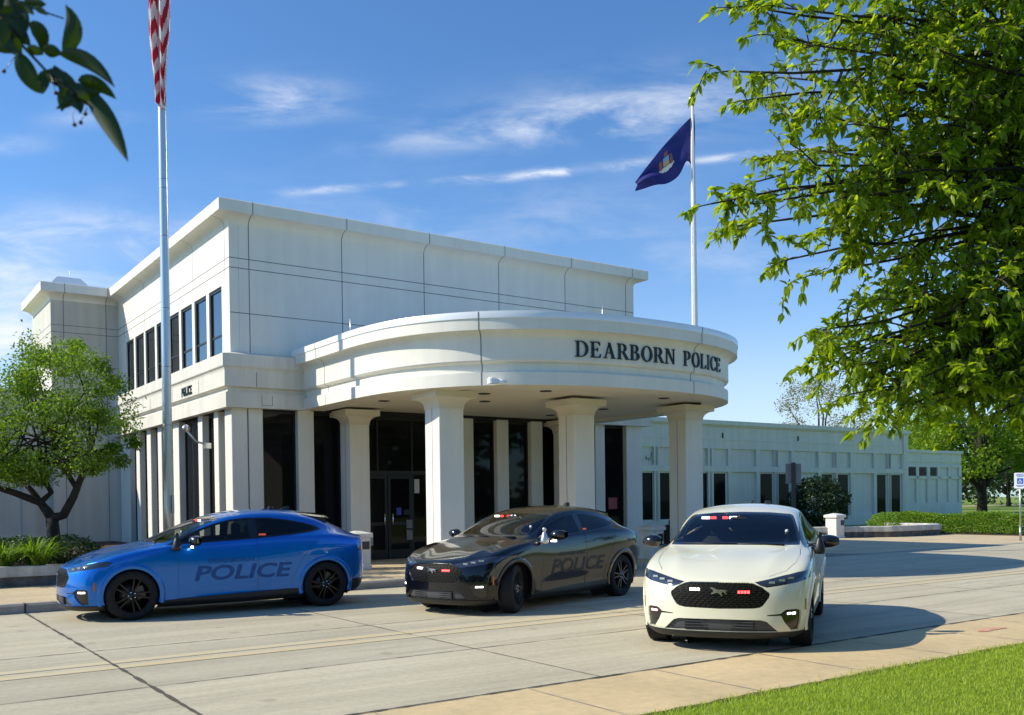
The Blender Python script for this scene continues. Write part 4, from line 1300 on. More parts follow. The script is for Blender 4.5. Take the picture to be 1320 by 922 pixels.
    for s in (-8.4, -11.0, -13.6, -16.2, -18.8): mb.box(s - .25, s + .25, WI + .22, WI + .31, .6, 4.3)
    mb.box(-26, T0 - .01, WI + .18, WI + .31, 4.3, 5.5).box(-26, T0 - .01, WI + .20, WI + .31, 0, .6)
    mb.box(-26, T0 - .01, WI + .02, WI + .31, 5.52, 5.85)
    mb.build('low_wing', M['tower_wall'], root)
    return root

def build_annex():
    root = empty('annex_building', SN(0, -9.5, 0), RZ, 'long low single storey pale annex with narrow paired dark windows', 'building')
    S0, S1 = 15.0, 40.57
    mb = MB()
    mb.box(S0, S1, .14, 14, 0, 5.66)
    mb.box(S0, S1, .06, .15, 4.81, 5.46).box(S0, S1, .02, .15, 4.72, 4.81)
    mb.box(S0, S1, .0, .15, 3.06, 3.36).box(S0, S1, .04, .15, 4.27, 4.72)
    mb.box(S0 - .1, S1 + .1, -.12, 14.1, 5.51, 5.73).box(S0 - .05, S1 + .05, -.02, .15, 5.44, 5.51)
    mb.box(S0, S1, .0, .15, 0, .58)
    wins = [(18.12, 18.92), (19.35, 20.15), (21.95, 22.75), (23.15, 24.14), (26.88, 27.84), (28.39, 29.25), (32.14, 33.10), (33.61, 34.60), (37.42, 38.33), (38.90, 39.83)]
    for a, b in wins:
        mb.box(a - .40, a - .13, .0, .15, .58, 3.06).box(a - .40, a - .13, .0, .15, 3.36, 4.27)
        mb.box(b + .13, b + .40, .0, .15, .58, 3.06).box(b + .13, b + .40, .0, .15, 3.36, 4.27) if b > 0 else None
    mb.box(S1 - .5, S1 - .02, -.02, .14, .58, 5.44)
    mb.build('wall', M['annex_wall'], root)
    for a, b in wins:
        m2 = MB(); y = .10
        m2.box(a - .13, a, y, y + .05, .58, 3.06).box(b, b + .13, y, y + .05, .58, 3.06)
        m2.box(a, b, y, y + .05, .58, .66).box(a, b, y, y + .05, 2.98, 3.06)
        f = m2.build('window', M['annex_wall'], root)
        MB().box(a, b, y + .015, y + .035, .66, 2.98).build('pane', M['glass_dim'], f)
    for s in (20.2, 23.9, 30.0, 36.0): MB().box(s - .03, s + .03, .0, .06, 4.83, 5.1).build('weep_pipe', M['dark_metal'], root)
    # wrought bracket on a panel
    mb = MB(); q = [(18.35, -.01, 3.72), (18.40, -.04, 3.66), (18.55, -.05, 3.66), (18.68, -.05, 3.70), (18.72, -.04, 3.86), (18.76, -.03, 4.02)]
    mb.tube(q, .02, 5); mb.tube([(18.40, -.04, 3.66), (18.38, -.04, 3.82)], .018, 5); mb.tube([(18.55, -.05, 3.66), (18.55, -.04, 3.54)], .018, 5)
    mb.build('wall_bracket', M['dark_metal'], root)
    # recessed end wing with three high square windows
    y0 = 9.8
    mb = MB()
    mb.box(45, 63.84, y0 + .12, y0 + 9, 0, 5.3); mb.box(45, 63.9, y0 - .1, y0 + 9.05, 5.16, 5.40)
    mb.box(45, 63.84, y0 + .05, y0 + .13, 4.42, 5.16).box(45, 63.84, y0, y0 + .13, 4.02, 4.2).box(45, 63.84, y0, y0 + .13, 3.05, 3.27).box(45, 63.84, y0, y0 + .13, 0, 1.1)
    for s in (55.8, 57.32, 58.9, 60.4, 62.0, 63.6): mb.box(s - .2, s + .2, y0, y0 + .13, 1.1, 4.02)
    mb.build('end_wing', M['annex_wall'], root)
    for a, b in ((56.12, 57.1), (57.53, 58.6), (59.14, 60.1)):
        f = MB().box(a, b, y0 + .05, y0 + .13, 3.27, 4.02).build('window', M['frame'], root)
        MB().box(a + .08, b - .08, y0 + .03, y0 + .05, 3.35, 3.95).build('pane', M['glass_dim'], f)
    return root
# ------------------------------------------------------------------ ground, road, pavements (street frame: x = s, y = -n)
def street(o):
    p = SN(0, 0, 0); o.location = p; o.rotation_euler = (0, 0, RZ); return o

def flat(name, m, s0, s1, n0, n1, z, label=None, cat=None):
    o = mesh_obj(name, [(s0, -n1, z), (s1, -n1, z), (s1, -n0, z), (s0, -n0, z)], [(0, 1, 2, 3)], m)
    street(o); tag(o, label, cat, kind='structure'); return o

CURB = 8.27
def walk_z(s):
    t = min(1, max(0, (s - 7.5) / 3.5)); t = t * t * (3 - 2 * t)
    return .15 * (1 - t) + .012 * t

def wobble_strip(pts, w, amp, seed, z):
    """thin irregular strip along a street-frame polyline"""
    rnd = random.Random(seed); rows = []
    a, b = Vector(pts[0]), Vector(pts[-1]); L = (b - a).length; n = max(2, int(L / .12))
    d = (b - a).normalized(); q = Vector((-d.y, d.x)); off = 0
    for k in range(n + 1):
        p = a.lerp(b, k / n); off = off * .8 + rnd.uniform(-amp, amp)
        h = w * (.5 + rnd.uniform(-.25, .35))
        rows.append([(*(p + q * (off - h)), z), (*(p + q * (off + h)), z)])
    return rows

def build_ground():
    o = mesh_obj('ground', [(-700, -700, -.012), (700, -700, -.012), (700, 700, -.012), (-700, 700, -.012)], [(0, 1, 2, 3)], M['lawn'])
    tag(o, 'wide green lawn ground reaching the horizon', 'ground', kind='structure')
    flat('road', M['road'], -140, 160, CURB, 18.15, 0, 'pale concrete driveway with slab joints', 'road')
    # kerb and raised far pavement (a ramp on the right brings both down to the road)
    ss = [-140] + list(np.arange(-40, 7.6, 2.0)) + list(np.arange(7.5, 11.3, .35)) + [14, 30, 70, 160]
    mb = MB(); rows = []
    for s in ss:
        z = walk_z(s)
        rows.append([(s, -CURB, -.01), (s, -CURB + .012, z * .8), (s, -CURB + .045, z + .001), (s, -CURB + .17, z + .003), (s, -CURB + .175, z - .02)])
    mb.sheet(rows, 0, False, flip=True)
    for k in range(-12, 6):
        s = -11.5 + 3.55 * k
        if -60 < s < 7: mb.box(s - .012, s + .012, -CURB - .003, -CURB + .17, 0, walk_z(s) + .006, 1)
    street(tag(mb.build('curb', [M['curb'], M['crack']], fix=False), 'grey kerb stone edge along the far pavement', 'kerb', kind='structure'))
    mb = MB()
    mb.sheet([[(s, -n, walk_z(s)) for n in (CURB - .17, 6.0, 3.4, 1.0, -.6)] for s in ss if s <= 30], 0, False, flip=True)
    for n in (6.9, 4.6): mb.sheet([[(s, -n, walk_z(s) + .004), (s, -n + .02, walk_z(s) + .004)] for s in ss if s <= 30], 1, flip=True)
    for k in range(-8, 11):
        s = -10.6 + 2.4 * k
        mb.sheet([[(s, -n, walk_z(s) + .004), (s + .018, -n, walk_z(s) + .004)] for n in (CURB - .17, 3, 1.0)], 1)
    street(tag(mb.build('sidewalk', [M['walk_far'], M['joint_line']]), 'tan concrete pavement in front of the police station', 'pavement', kind='structure'))
    # near pavement, lawn edge, joints
    flat('sidewalk', M['walk'], -140, 160, 18.15, 19.56, .010, 'tan concrete path beside the near lawn', 'pavement')
    mb = MB()
    mb.sheet(wobble_strip([(-30, -18.14), (30, -18.14)], .040, .0014, 3, .0145), 0)
    mb.sheet(wobble_strip([(-40, -13.2), (40, -13.2)], .016, .001, 4, .004), 1)
    mb.sheet(wobble_strip([(-40, -15.87), (40, -15.87)], .016, .001, 5, .004), 1)
    for k in range(-4, 10):
        s = -11.5 + 3.55 * k
        mb.sheet(wobble_strip([(s, -CURB), (s, -18.1)], .034 if k == 0 else .014, .001, 20 + k, .005), 2 if k == 0 else 1)
    for k in range(-8, 14):
        s = -11.9 + 1.52 * k
        mb.sheet(wobble_strip([(s, -18.18), (s, -19.5)], .012, .001, 60 + k, .0145), 3)
    street(tag(mb.build('slab_joints', [M['crack'], M['joint_line'], M['joint_dark'], M['curb']]), 'thin dark joints between the concrete slabs', 'pavement joint', kind='structure'))
    mb = MB()
    for n_ in (14.19, 14.55):
        mb.sheet([[(s_, -n_ - .095, .0045), (s_, -n_ + .095, .0045)] for s_ in np.arange(-60, 71, 5.)], 0)
    street(tag(mb.build('centre_line', M['yellow']), 'faded double yellow line along the driveway', 'road marking', kind='structure'))
    mb = MB()
    for (s, n, r) in ((-2.35, 18.75, .10), (-2.15, 18.72, .13), (-1.98, 18.76, .07)):
        mb.add([(s + r * math.cos(2 * PI * k / 16) * 1.4, -n + r * math.sin(2 * PI * k / 16) * .6, .0155 + .0006 * r) for k in range(16)], [tuple(range(16))])
    street(tag(mb.build('paint_mark', M['red_spray']), 'smudged red spray paint mark on the near path', 'paint mark', kind='structure'))
    mb = MB(); mb.sheet(wobble_strip([(-30, -19.57), (30, -19.57)], .07, .004, 31, .016))  # dark strip paints both the soil gap and the shade of the blades
    street(tag(mb.build('soil_shade_edge', M['soil']), 'dark soil strip with grass shade painted in between near path and lawn', 'soil', kind='structure'))
    flat('lawn', M['lawn'], -60, 90, 19.58, 70, .012, 'short mown lawn beside the near path', 'lawn')
    # mulch at the hedge foot
    flat('mulch_bed', M['soil'], 24.9, 28.2, -1.5, 10, .02, 'dark bark mulch under the trimmed hedge', 'mulch')
    o = flat('far_street', M['road'], 60, 190, -58, -52, .01, 'pale street crossing beyond the lawn', 'road')

def blades(name, pts, h, w, m, lean=.5, seg=2):
    """grass blades: tapering bent strips at the given points"""
    n = len(pts); pts = np.asarray(pts, dtype=np.float32)
    a = RNG.uniform(0, 2 * PI, n); la = RNG.uniform(0, 2 * PI, n); hh = h * RNG.uniform(.55, 1.25, n); ln = lean * RNG.uniform(.1, 1., n)
    dx, dy = np.cos(a) * w / 2, np.sin(a) * w / 2
    V = np.zeros((n, 5, 3), np.float32)
    for k, (t, ww) in enumerate(((0, 1.), (0.6, .75))):
        cx = pts[:, 0] + np.cos(la) * ln * hh * t * t; cy = pts[:, 1] + np.sin(la) * ln * hh * t * t; cz = pts[:, 2] + hh * t
        V[:, 2 * k] = np.stack([cx - dx * ww, cy - dy * ww, cz], 1); V[:, 2 * k + 1] = np.stack([cx + dx * ww, cy + dy * ww, cz], 1)
    V[:, 4] = np.stack([pts[:, 0] + np.cos(la) * ln * hh, pts[:, 1] + np.sin(la) * ln * hh, pts[:, 2] + hh * (1 - .3 * ln)], 1)
    i = np.arange(n)[:, None] * 5
    F = np.concatenate([i + np.array([[0, 1, 3]]), i + np.array([[0, 3, 2]]), i + np.array([[2, 3, 4]])])
    return np_obj(name, V.reshape(-1, 3), F, m)

def build_grass():
    pts = []
    # denser near the camera side that the picture shows
    for (s0, s1, n0, n1, dens) in ((-10.5, -2., 19.57, 21.6, 4200), (-10.5, -6., 21.6, 22.6, 3600), (-2., 4, 19.57, 21.2, 1500), (4, 14, 19.57, 21, 500)):
        k = int((s1 - s0) * (n1 - n0) * dens)
        s = RNG.uniform(s0, s1, k); n = RNG.uniform(n0, n1, k)
        pts.append(np.stack([s, n], 1))
    k = 3600; s = RNG.uniform(-11, 6, k); n = 19.57 - np.abs(RNG.normal(0, .06, k)); keep = np.sin(s * 3.1) + np.sin(s * 1.13 + 1) + RNG.normal(0, .6, k) > .1
    pts.append(np.stack([s, n], 1)[keep])
    P = np.concatenate(pts)
    X = D0.x + U.x * P[:, 0] + N.x * P[:, 1]; Y = D0.y + U.y * P[:, 0] + N.y * P[:, 1]
    o = blades('grass', np.stack([X, Y, np.full(len(X), .01)], 1), .042, .0048, M['blade'], 1.0)
    tag(o, 'bright mown grass blades filling the near lawn', 'grass', kind='stuff')

def oriented(name, mb, mats, loc, label, cat, group=None, rz=RZ, scale=1., fix=True):
    o = mb.build(name, mats, fix=fix); o.location = loc; o.rotation_euler = (0, 0, rz); o.scale = (scale,) * 3
    return tag(o, label, cat, group)

def make_pier(loc, label, scale=1.):
    root = empty('planter_pier', loc, RZ, label, 'pier', 'white piers at the planter ends'); root.scale = (scale,) * 3
    mb = MB(); mb.bbox(-.25, .25, -.25, .25, -.02, .80, .015); mb.box(-.27, .27, -.27, .27, -.02, .08)
    mb.build('shaft', M['pier'], root)
    mb = MB(); mb.bbox(-.30, .30, -.30, .30, .802, .90, .012)
    mb.add([(-.29, -.29, .9005), (.29, -.29, .9005), (.29, .29, .9005), (-.29, .29, .9005), (-.06, -.06, .965), (.06, -.06, .965), (.06, .06, .965), (-.06, .06, .965)], [(4, 5, 6, 7), (0, 1, 5, 4), (1, 2, 6, 5), (2, 3, 7, 6), (3, 0, 4, 7)])
    mb.build('cap', M['pier'], root)
    MB().bbox(.02, .22, -.262, -.24, .50, .70, .006).build('step_light', M['dark_metal'], root)
    return root

def planter(name, path, label, loc, scale=1., h=(.21, .43), w=.34, bed=None):
    """stone base with a pale overhanging cap along a plan path (outward on the left)"""
    root = empty(name, loc, RZ, label, 'planter'); root.scale = (scale,) * 3
    mb = MB(); mb.sheet(sweep(path, [(0, -.05), (0, h[0]), (-.28, h[0]), (-.28, -.05)]))
    mb.build('stone_base', M['stone'], root)
    mb = MB(); mb.sheet(sweep(path, [(-.01, h[0] + .002), (.045, h[0] + .002), (.05, h[0] + .01), (.05, h[1] - .03), (.035, h[1]), (-w + .03, h[1]), (-w, h[1] - .03), (-w, h[0] + .002), (-.02, h[0] + .002)]))
    P = [Vector(p) for p in path]
    for a, b in zip(P, P[1:]):
        n = max(1, int((b - a).length / 1.6)); d = (b - a).normalized(); q = Vector((-d.y, d.x))
        for k in range(1, n + 1):
            c = a.lerp(b, k / (n + .5)); o = [c + q * .053 - d * .006, c + q * .053 + d * .006, c - q * (w + .003) + d * .006, c - q * (w + .003) - d * .006]
            v = [(p.x, p.y, z) for z in (h[0] + .01, h[1] + .003) for p in o]
            mb.add(v, [(4, 5, 6, 7), (0, 1, 5, 4)], 1)
    mb.build('cap', [M['cap'], M['crack']], root)
    if bed:
        b = MB(); b.add([(x, y, h[1] - .06) for x, y in bed], [tuple(range(len(bed)))]); b.build('soil_bed', M['soil'], root)
    return root

def build_furniture():
    planter('planter_wall', [(-3.35, -2.62), (-40, -2.62)], 'long low planter wall with pale cap left of the blue car', BN(0, 0, 0), K, bed=[(-40, -2.55), (-5.6, -2.55), (-5.6, -.8), (-5.6, 13.), (-40, 13.)]) if 0 else None
    p = planter('planter_wall', [(-3.4, -2.62), (-40, -2.62)], 'long low planter wall with pale cap behind the blue car', BN(0, 0, 0), K, bed=[(-40, -2.4), (-3.5, -2.4), (-3.5, -.35), (-5.62, -.35), (-5.62, 12.8), (-40, 12.8)])
    planter('planter_wall', [(25.7, 1.0), (25.3, -1.5), (24.3, -2.3), (22.4, -2.4), (21.0, -2.15), (19.3, -1.0), (17.0, .2), (14.0, 1.0)][::1], 'low curved planter wall with white cap near the hedge', SN(0, 0, 0), 1., h=(.24, .46), w=.4,
            bed=[(25.4, 1.0), (25.0, -1.4), (24.2, -2.0), (21.1, -1.9), (19.4, -.8), (17, .4), (14, 1.2), (14, 6), (25, 6)] if 0 else None)
    make_pier(BN(-3.13, 2.86, 0), 'white pier with cap just behind the rear of the blue car', K)
    make_pier(BN(4.90, 5.15, 0), 'white capped pier between the black car and the cream car', K)
    make_pier(SN(19.0, .92, 0), 'white capped pier at the curved planter right of the cream car', 1.05)
    # handicap parking sign
    c = SN(20.93, 7.37, 0)
    face = -math.atan2(c.x, c.y)
    r = empty('parking_sign', c, face, 'white disabled parking sign with blue wheelchair symbol on steel post', 'sign')
    MB().tube([(0, .02, -.3), (0, .02, 2.46)], .03, 10).build('post', M['galv'], r)
    MB().tube([(0, .02, -.05), (0, .02, .55)], .042, 10).build('post_sleeve', M['galv'], r)
    sp_ = MB().bbox(-.19, .19, -.016, -.008, 1.90, 2.46, .004)
    mb = MB(); mb.box(-.10, .10, -.020, -.0165, 2.06, 2.27); mb.build('blue_square', M['sign_blue'], r)
    mb = MB(); y = -.0225
    for P in ([(-.02, 2.225), (.0, 2.225), (.0, 2.25), (-.02, 2.25)], [(-.018, 2.15), (.002, 2.15), (.002, 2.215), (-.018, 2.215)], [(.002, 2.15), (.045, 2.15), (.045, 2.165), (.002, 2.165)], [(.035, 2.10), (.05, 2.10), (.05, 2.15), (.035, 2.15)], [(.002, 2.185), (.035, 2.185), (.035, 2.197), (.002, 2.197)]):
        mb.add([(x, y, z) for x, z in P], [(0, 1, 2, 3)])
    for k in range(20):
        a0, a1 = math.radians(110 + 230 * k / 20), math.radians(110 + 230 * (k + 1) / 20)
        mb.add([(-.005 + q * math.cos(a), y - .0003, 2.135 + q * math.sin(a)) for a, q in ((a0, .042), (a0, .054), (a1, .054), (a1, .042))], [(0, 1, 2, 3)])
    mb.build('wheelchair_symbol', M['sign_white'], r)
    mb = sp_; y = -.0185
    for z, w in ((2.40, .12), (2.355, .14), (2.31, .10), (2.0, .13), (1.96, .10)): mb.box(-w, w, y, y + .002, z, z + .022, 1)
    mb.build('sign_panel', [M['sign_white'], M['sign_blue']], r)
    # sign seen from behind
    r = empty('street_sign', (7.11, 24., 0), -.20, 'grey back of a sign on a dark post before the round bush', 'sign')
    MB().box(-.05, .05, -.02, .03, -.1, 2.56).build('post', M['dark_metal'], r)
    MB().bbox(-.19, .19, .032, .04, 2.03, 2.53, .003).build('sign_panel', M['sign_grey'], r)
    # black bin half hidden behind the right column
    mb = MB(); mb.lathe([(.19, 0), (.20, .05), (.20, .74), (.21, .76), (.21, .80), (.17, .86), (.10, .90), (.04, .905), (.001, .906)], 20, 'z')
    mb.bbox(-.04, .04, -.04, .04, .9, 1.04, .01)
    o = mb.build('litter_bin', M['black']); q = BN(5.25, 6.55, 0); o.scale = (K,) * 3
    o.location = at(864, 700, 26.4, z=.15); tag(o, 'black litter bin partly hidden behind the right canopy column', 'bin')

RT = Vector((math.cos(ROLL), 0, 0)); _up0 = Vector((0, -math.sin(PITCH), math.cos(PITCH)))
FW = Vector((0, math.cos(PITCH), math.sin(PITCH)))
CRT = RT - _up0 * math.sin(ROLL); CUP = Vector((1, 0, 0)) * math.sin(ROLL) + _up0 * math.cos(ROLL)
def at(px, py, Y, z=None):
    """point of the place seen at a photo pixel, Y metres ahead (z: drop it to that height)"""
    d = FW + CRT * ((px - 660) / FOC) + CUP * ((662.213 - py) / FOC)
    p = Vector((0, 0, H)) + d * (Y / d.y)
    if z is not None: p.z = z
    return p
# ------------------------------------------------------------------ plants
def leaves(name, base, dirs, length, width, m, parent=None, fold=.25, droop=.2):
    """folded leaf blades: two quads along a drooping midrib; arrays of base points and directions"""
    n = len(base)
    base = np.asarray(base, np.float32); d = np.asarray(dirs, np.float32)
    d /= np.linalg.norm(d, axis=1)[:, None] + 1e-9
    r = RNG.normal(0, 1, (n, 3)).astype(np.float32); r[:, 2] *= .45
    side = np.cross(d, np.array([0, 0, 1], np.float32) + r * .7); side /= np.linalg.norm(side, axis=1)[:, None] + 1e-9
    nor = np.cross(side, d)
    L = (length * RNG.uniform(.45, 1.25, n)).astype(np.float32)[:, None]; W = (width * RNG.uniform(.75, 1.2, n)).astype(np.float32)[:, None]
    g = np.array([0, 0, -1], np.float32)
    def pt(t, s):
        return base + d * L * t + g * (L * droop * t * t) + side * (W * .5 * s) + nor * (W * fold * abs(s))
    V = np.stack([pt(0, 0), pt(.3, 1), pt(.68, .72), pt(1, 0), pt(.68, -.72), pt(.3, -1), pt(.5, 0)], 1)
    i = np.arange(n)[:, None] * 7
    F = np.concatenate([i + np.array([[0, 1, 2, 6]]), i + np.array([[6, 2, 3, 4]]), i + np.array([[0, 6, 4, 5]])])
    return np_obj(name, V.reshape(-1, 3), F, m, parent)

def small_leaves(name, c, size, m, parent=None, flat_=.5, aspect=.55):
    """one diamond quad per leaf, for foliage a few pixels across"""
    n = len(c); c = np.asarray(c, np.float32)
    d = RNG.normal(0, 1, (n, 3)); d[:, 2] *= flat_; d /= np.linalg.norm(d, axis=1)[:, None]
    r = RNG.normal(0, 1, (n, 3)); s = np.cross(d, r); s /= np.linalg.norm(s, axis=1)[:, None]
    L = (size * RNG.uniform(.6, 1.3, n))[:, None]
    V = np.stack([c - d * L * .5, c + s * L * .5 * aspect, c + d * L * .5, c - s * L * .5 * aspect], 1)
    F = np.arange(n * 4).reshape(n, 4)
    return np_obj(name, V.reshape(-1, 3), F, m, parent)

def clumpy(n, centres, radii, shell=.5):
    """points gathered in clumps; more towards each clump's outside"""
    k = RNG.integers(0, len(centres), n)
    d = RNG.normal(0, 1, (n, 3)); d /= np.linalg.norm(d, axis=1)[:, None]
    r = RNG.uniform(0, 1, n) ** shell
    return np.asarray(centres)[k] + d * (r[:, None] * np.asarray(radii)[k][:, None]) * np.array([1, 1, .8])

def limb(mb, a, b, r0, r1, bend=.15, n=6, seed=0):
    rnd = random.Random(seed); a = Vector(a); b = Vector(b); L = (b - a).length
    o = Vector((rnd.uniform(-1, 1), rnd.uniform(-1, 1), rnd.uniform(.1, .8))) * bend * L
    pts = [a.lerp(b, t) + o * math.sin(PI * t) * .6 + Vector((rnd.uniform(-1, 1), rnd.uniform(-1, 1), rnd.uniform(-1, 1))) * .02 * L * (0 < t < 1) for t in [k / n for k in range(n + 1)]]
    mb.tube(pts, [r0 + (r1 - r0) * k / n for k in range(n + 1)], 7)
    return pts

def bg_tree(name, loc, height, rad, leafm, label, nleaf, leaf, group=None, trunk_h=None, cat='tree', rz=.35, dens=26, seed=1, bark='bark_dark', trunk_r=None):
    """tree a good way off: trunk with limbs, crown of clumps"""
    rnd = random.Random(seed)
    root = empty(name, loc, 0, label, cat, group)
    th = trunk_h or height * .3; mb = MB(); tr = trunk_r or height * .028
    top = Vector((rnd.uniform(-.3, .3), rnd.uniform(-.3, .3), height * .6))
    mb.tube([(0, 0, -.3), (0, 0, th * .5), tuple(top * .6), tuple(top)], [tr * 1.25, tr, tr * .7, tr * .25], 8)
    cs, rs = [], []
    for k in range(dens):
        a = rnd.uniform(0, 2 * PI); f = rnd.uniform(0, 1)
        z = th + (height - th) * (.12 + .8 * f)
        q = rad * (.35 + .65 * math.sin(PI * min(1, .18 + .75 * f))) * math.sqrt(rnd.uniform(.15, 1))
        c = (q * math.cos(a), q * math.sin(a), z); cs.append(c); rs.append(rad * rnd.uniform(.22, .38))
        if k % 2 == 0: limb(mb, (0, 0, th * rnd.uniform(.7, 1.4)), c, tr * .4, tr * .08, .1, 5, seed * 50 + k)
    mb.build('trunk', M[bark], root)
    pts = clumpy(nleaf, cs, rs, .45)
    small_leaves('crown', pts, leaf, M[leafm], root)
    return root

def build_left_tree():
    Y = 22.
    b = at(70, 752, Y)
    base = Vector((b.x * K, b.y * K, .15))
    kk = lambda px, py, dy=0: (lambda p: Vector((p.x * K, p.y * K, H + K * (p.z - H))) - base)(at(px, py, Y + dy))
    root = empty('small_tree', base, 0, 'small rounded leafy tree with forked trunk in the left planter', 'tree')
    mb = MB()
    f1 = kk(67, 668)
    mb.tube([(0, 0, -.1), kk(71, 735), kk(70, 700), kk(68, 680), tuple(f1)], [0.1968, 0.1558, 0.1353, 0.1312, 0.123], 12)
    b1 = kk(52, 648); mb.tube([tuple(f1), tuple(kk(60, 658)), tuple(b1), tuple(kk(20, 636, -.5)), tuple(kk(-15, 625, -.9)), tuple(kk(-45, 600, -1))], [0.1066, 0.1025, 0.082, 0.0697, 0.0574, 0.0328], 9)
    mb.tube([tuple(b1), tuple(kk(42, 634, .3)), tuple(kk(22, 612, .8)), tuple(kk(5, 585, 1.1))], [0.0697, 0.0615, 0.0492, 0.0246], 8)
    mb.tube([tuple(b1), tuple(kk(66, 635, .1)), tuple(kk(54, 610, .2)), tuple(kk(48, 560, .3))], [0.0656, 0.0574, 0.0451, 0.0246], 8)
    b2 = kk(95, 640); mb.tube([tuple(f1), tuple(kk(82, 664)), tuple(b2), tuple(kk(102, 622)), tuple(kk(112, 600, -.3)), tuple(kk(120, 560, -.5))], [0.1025, 0.0943, 0.082, 0.0697, 0.0533, 0.0246], 9)
    mb.tube([tuple(kk(99, 630)), tuple(kk(88, 612, .5)), tuple(kk(74, 596, .9)), tuple(kk(66, 555, 1.2))], [0.0615, 0.0533, 0.041, 0.0205], 8)
    rnd = random.Random(5); cs, rs = [], []
    # crown clumps: (pixel x, pixel y, depth offset, radius)
    for px, py, rr in ((20, 478, .5), (55, 470, .45), (88, 468, .45), (118, 478, .42), (140, 500, .42), (155, 540, .38), (150, 575, .36), (120, 585, .40), (95, 560, .5), (60, 540, .6), (25, 530, .6), (-15, 500, .6), (-40, 540, .7), (-20, 575, .6), (15, 590, .5), (50, 590, .45), (75, 510, .6), (110, 530, .55), (40, 500, .6), (0, 555, .6), (130, 545, .45), (85, 590, .35), (160, 560, .25), (-50, 590, .5), (30, 460, .3), (95, 452, .25), (28, 612, .42), (-2, 610, .45), (46, 616, .34), (80, 606, .36), (125, 602, .34), (150, 592, .3), (-35, 612, .42), (142, 586, .34), (62, 604, .34), (104, 600, .32)):
        for dy in (-1.1, 0, 1.1):
            if rr < .4 and dy: continue
            cs.append(tuple(kk(px + rnd.uniform(-14, 14), py + rnd.uniform(-11, 11), dy + rnd.uniform(-.3, .3)))); rs.append(rr * rnd.uniform(.5, 1.2))
    for k in range(0, len(cs), 2):
        s = [kk(60, 600, .2), kk(115, 585, -.4), kk(15, 600, .6), kk(-20, 610, -.8), kk(70, 575, 1.)][k % 5]
        limb(mb, s, cs[k], .03, .008, .12, 4, k)
    mb.build('trunk', M['bark_dark'], root)
    n = 27000
    pts = clumpy(n, cs, rs, .55)
    d = RNG.normal(0, 1, (n, 3)); d[:, 2] = d[:, 2] * .5 - .35
    pts0, d0 = pts, d
    k = 700; q = np.array([tuple(kk(px, py, dy)) for px, py, dy in ((33, 440, 0), (70, 446, .4), (100, 447, -.3), (125, 463, 0), (150, 492, .2), (168, 525, 0))])
    pts = q[RNG.integers(0, len(q), k)] + RNG.normal(0, .11, (k, 3)); d = RNG.normal(0, 1, (k, 3))
    leaves('crown', np.concatenate([pts0, pts]), np.concatenate([d0, d]), .082, .038, M['leaf_left'], root)

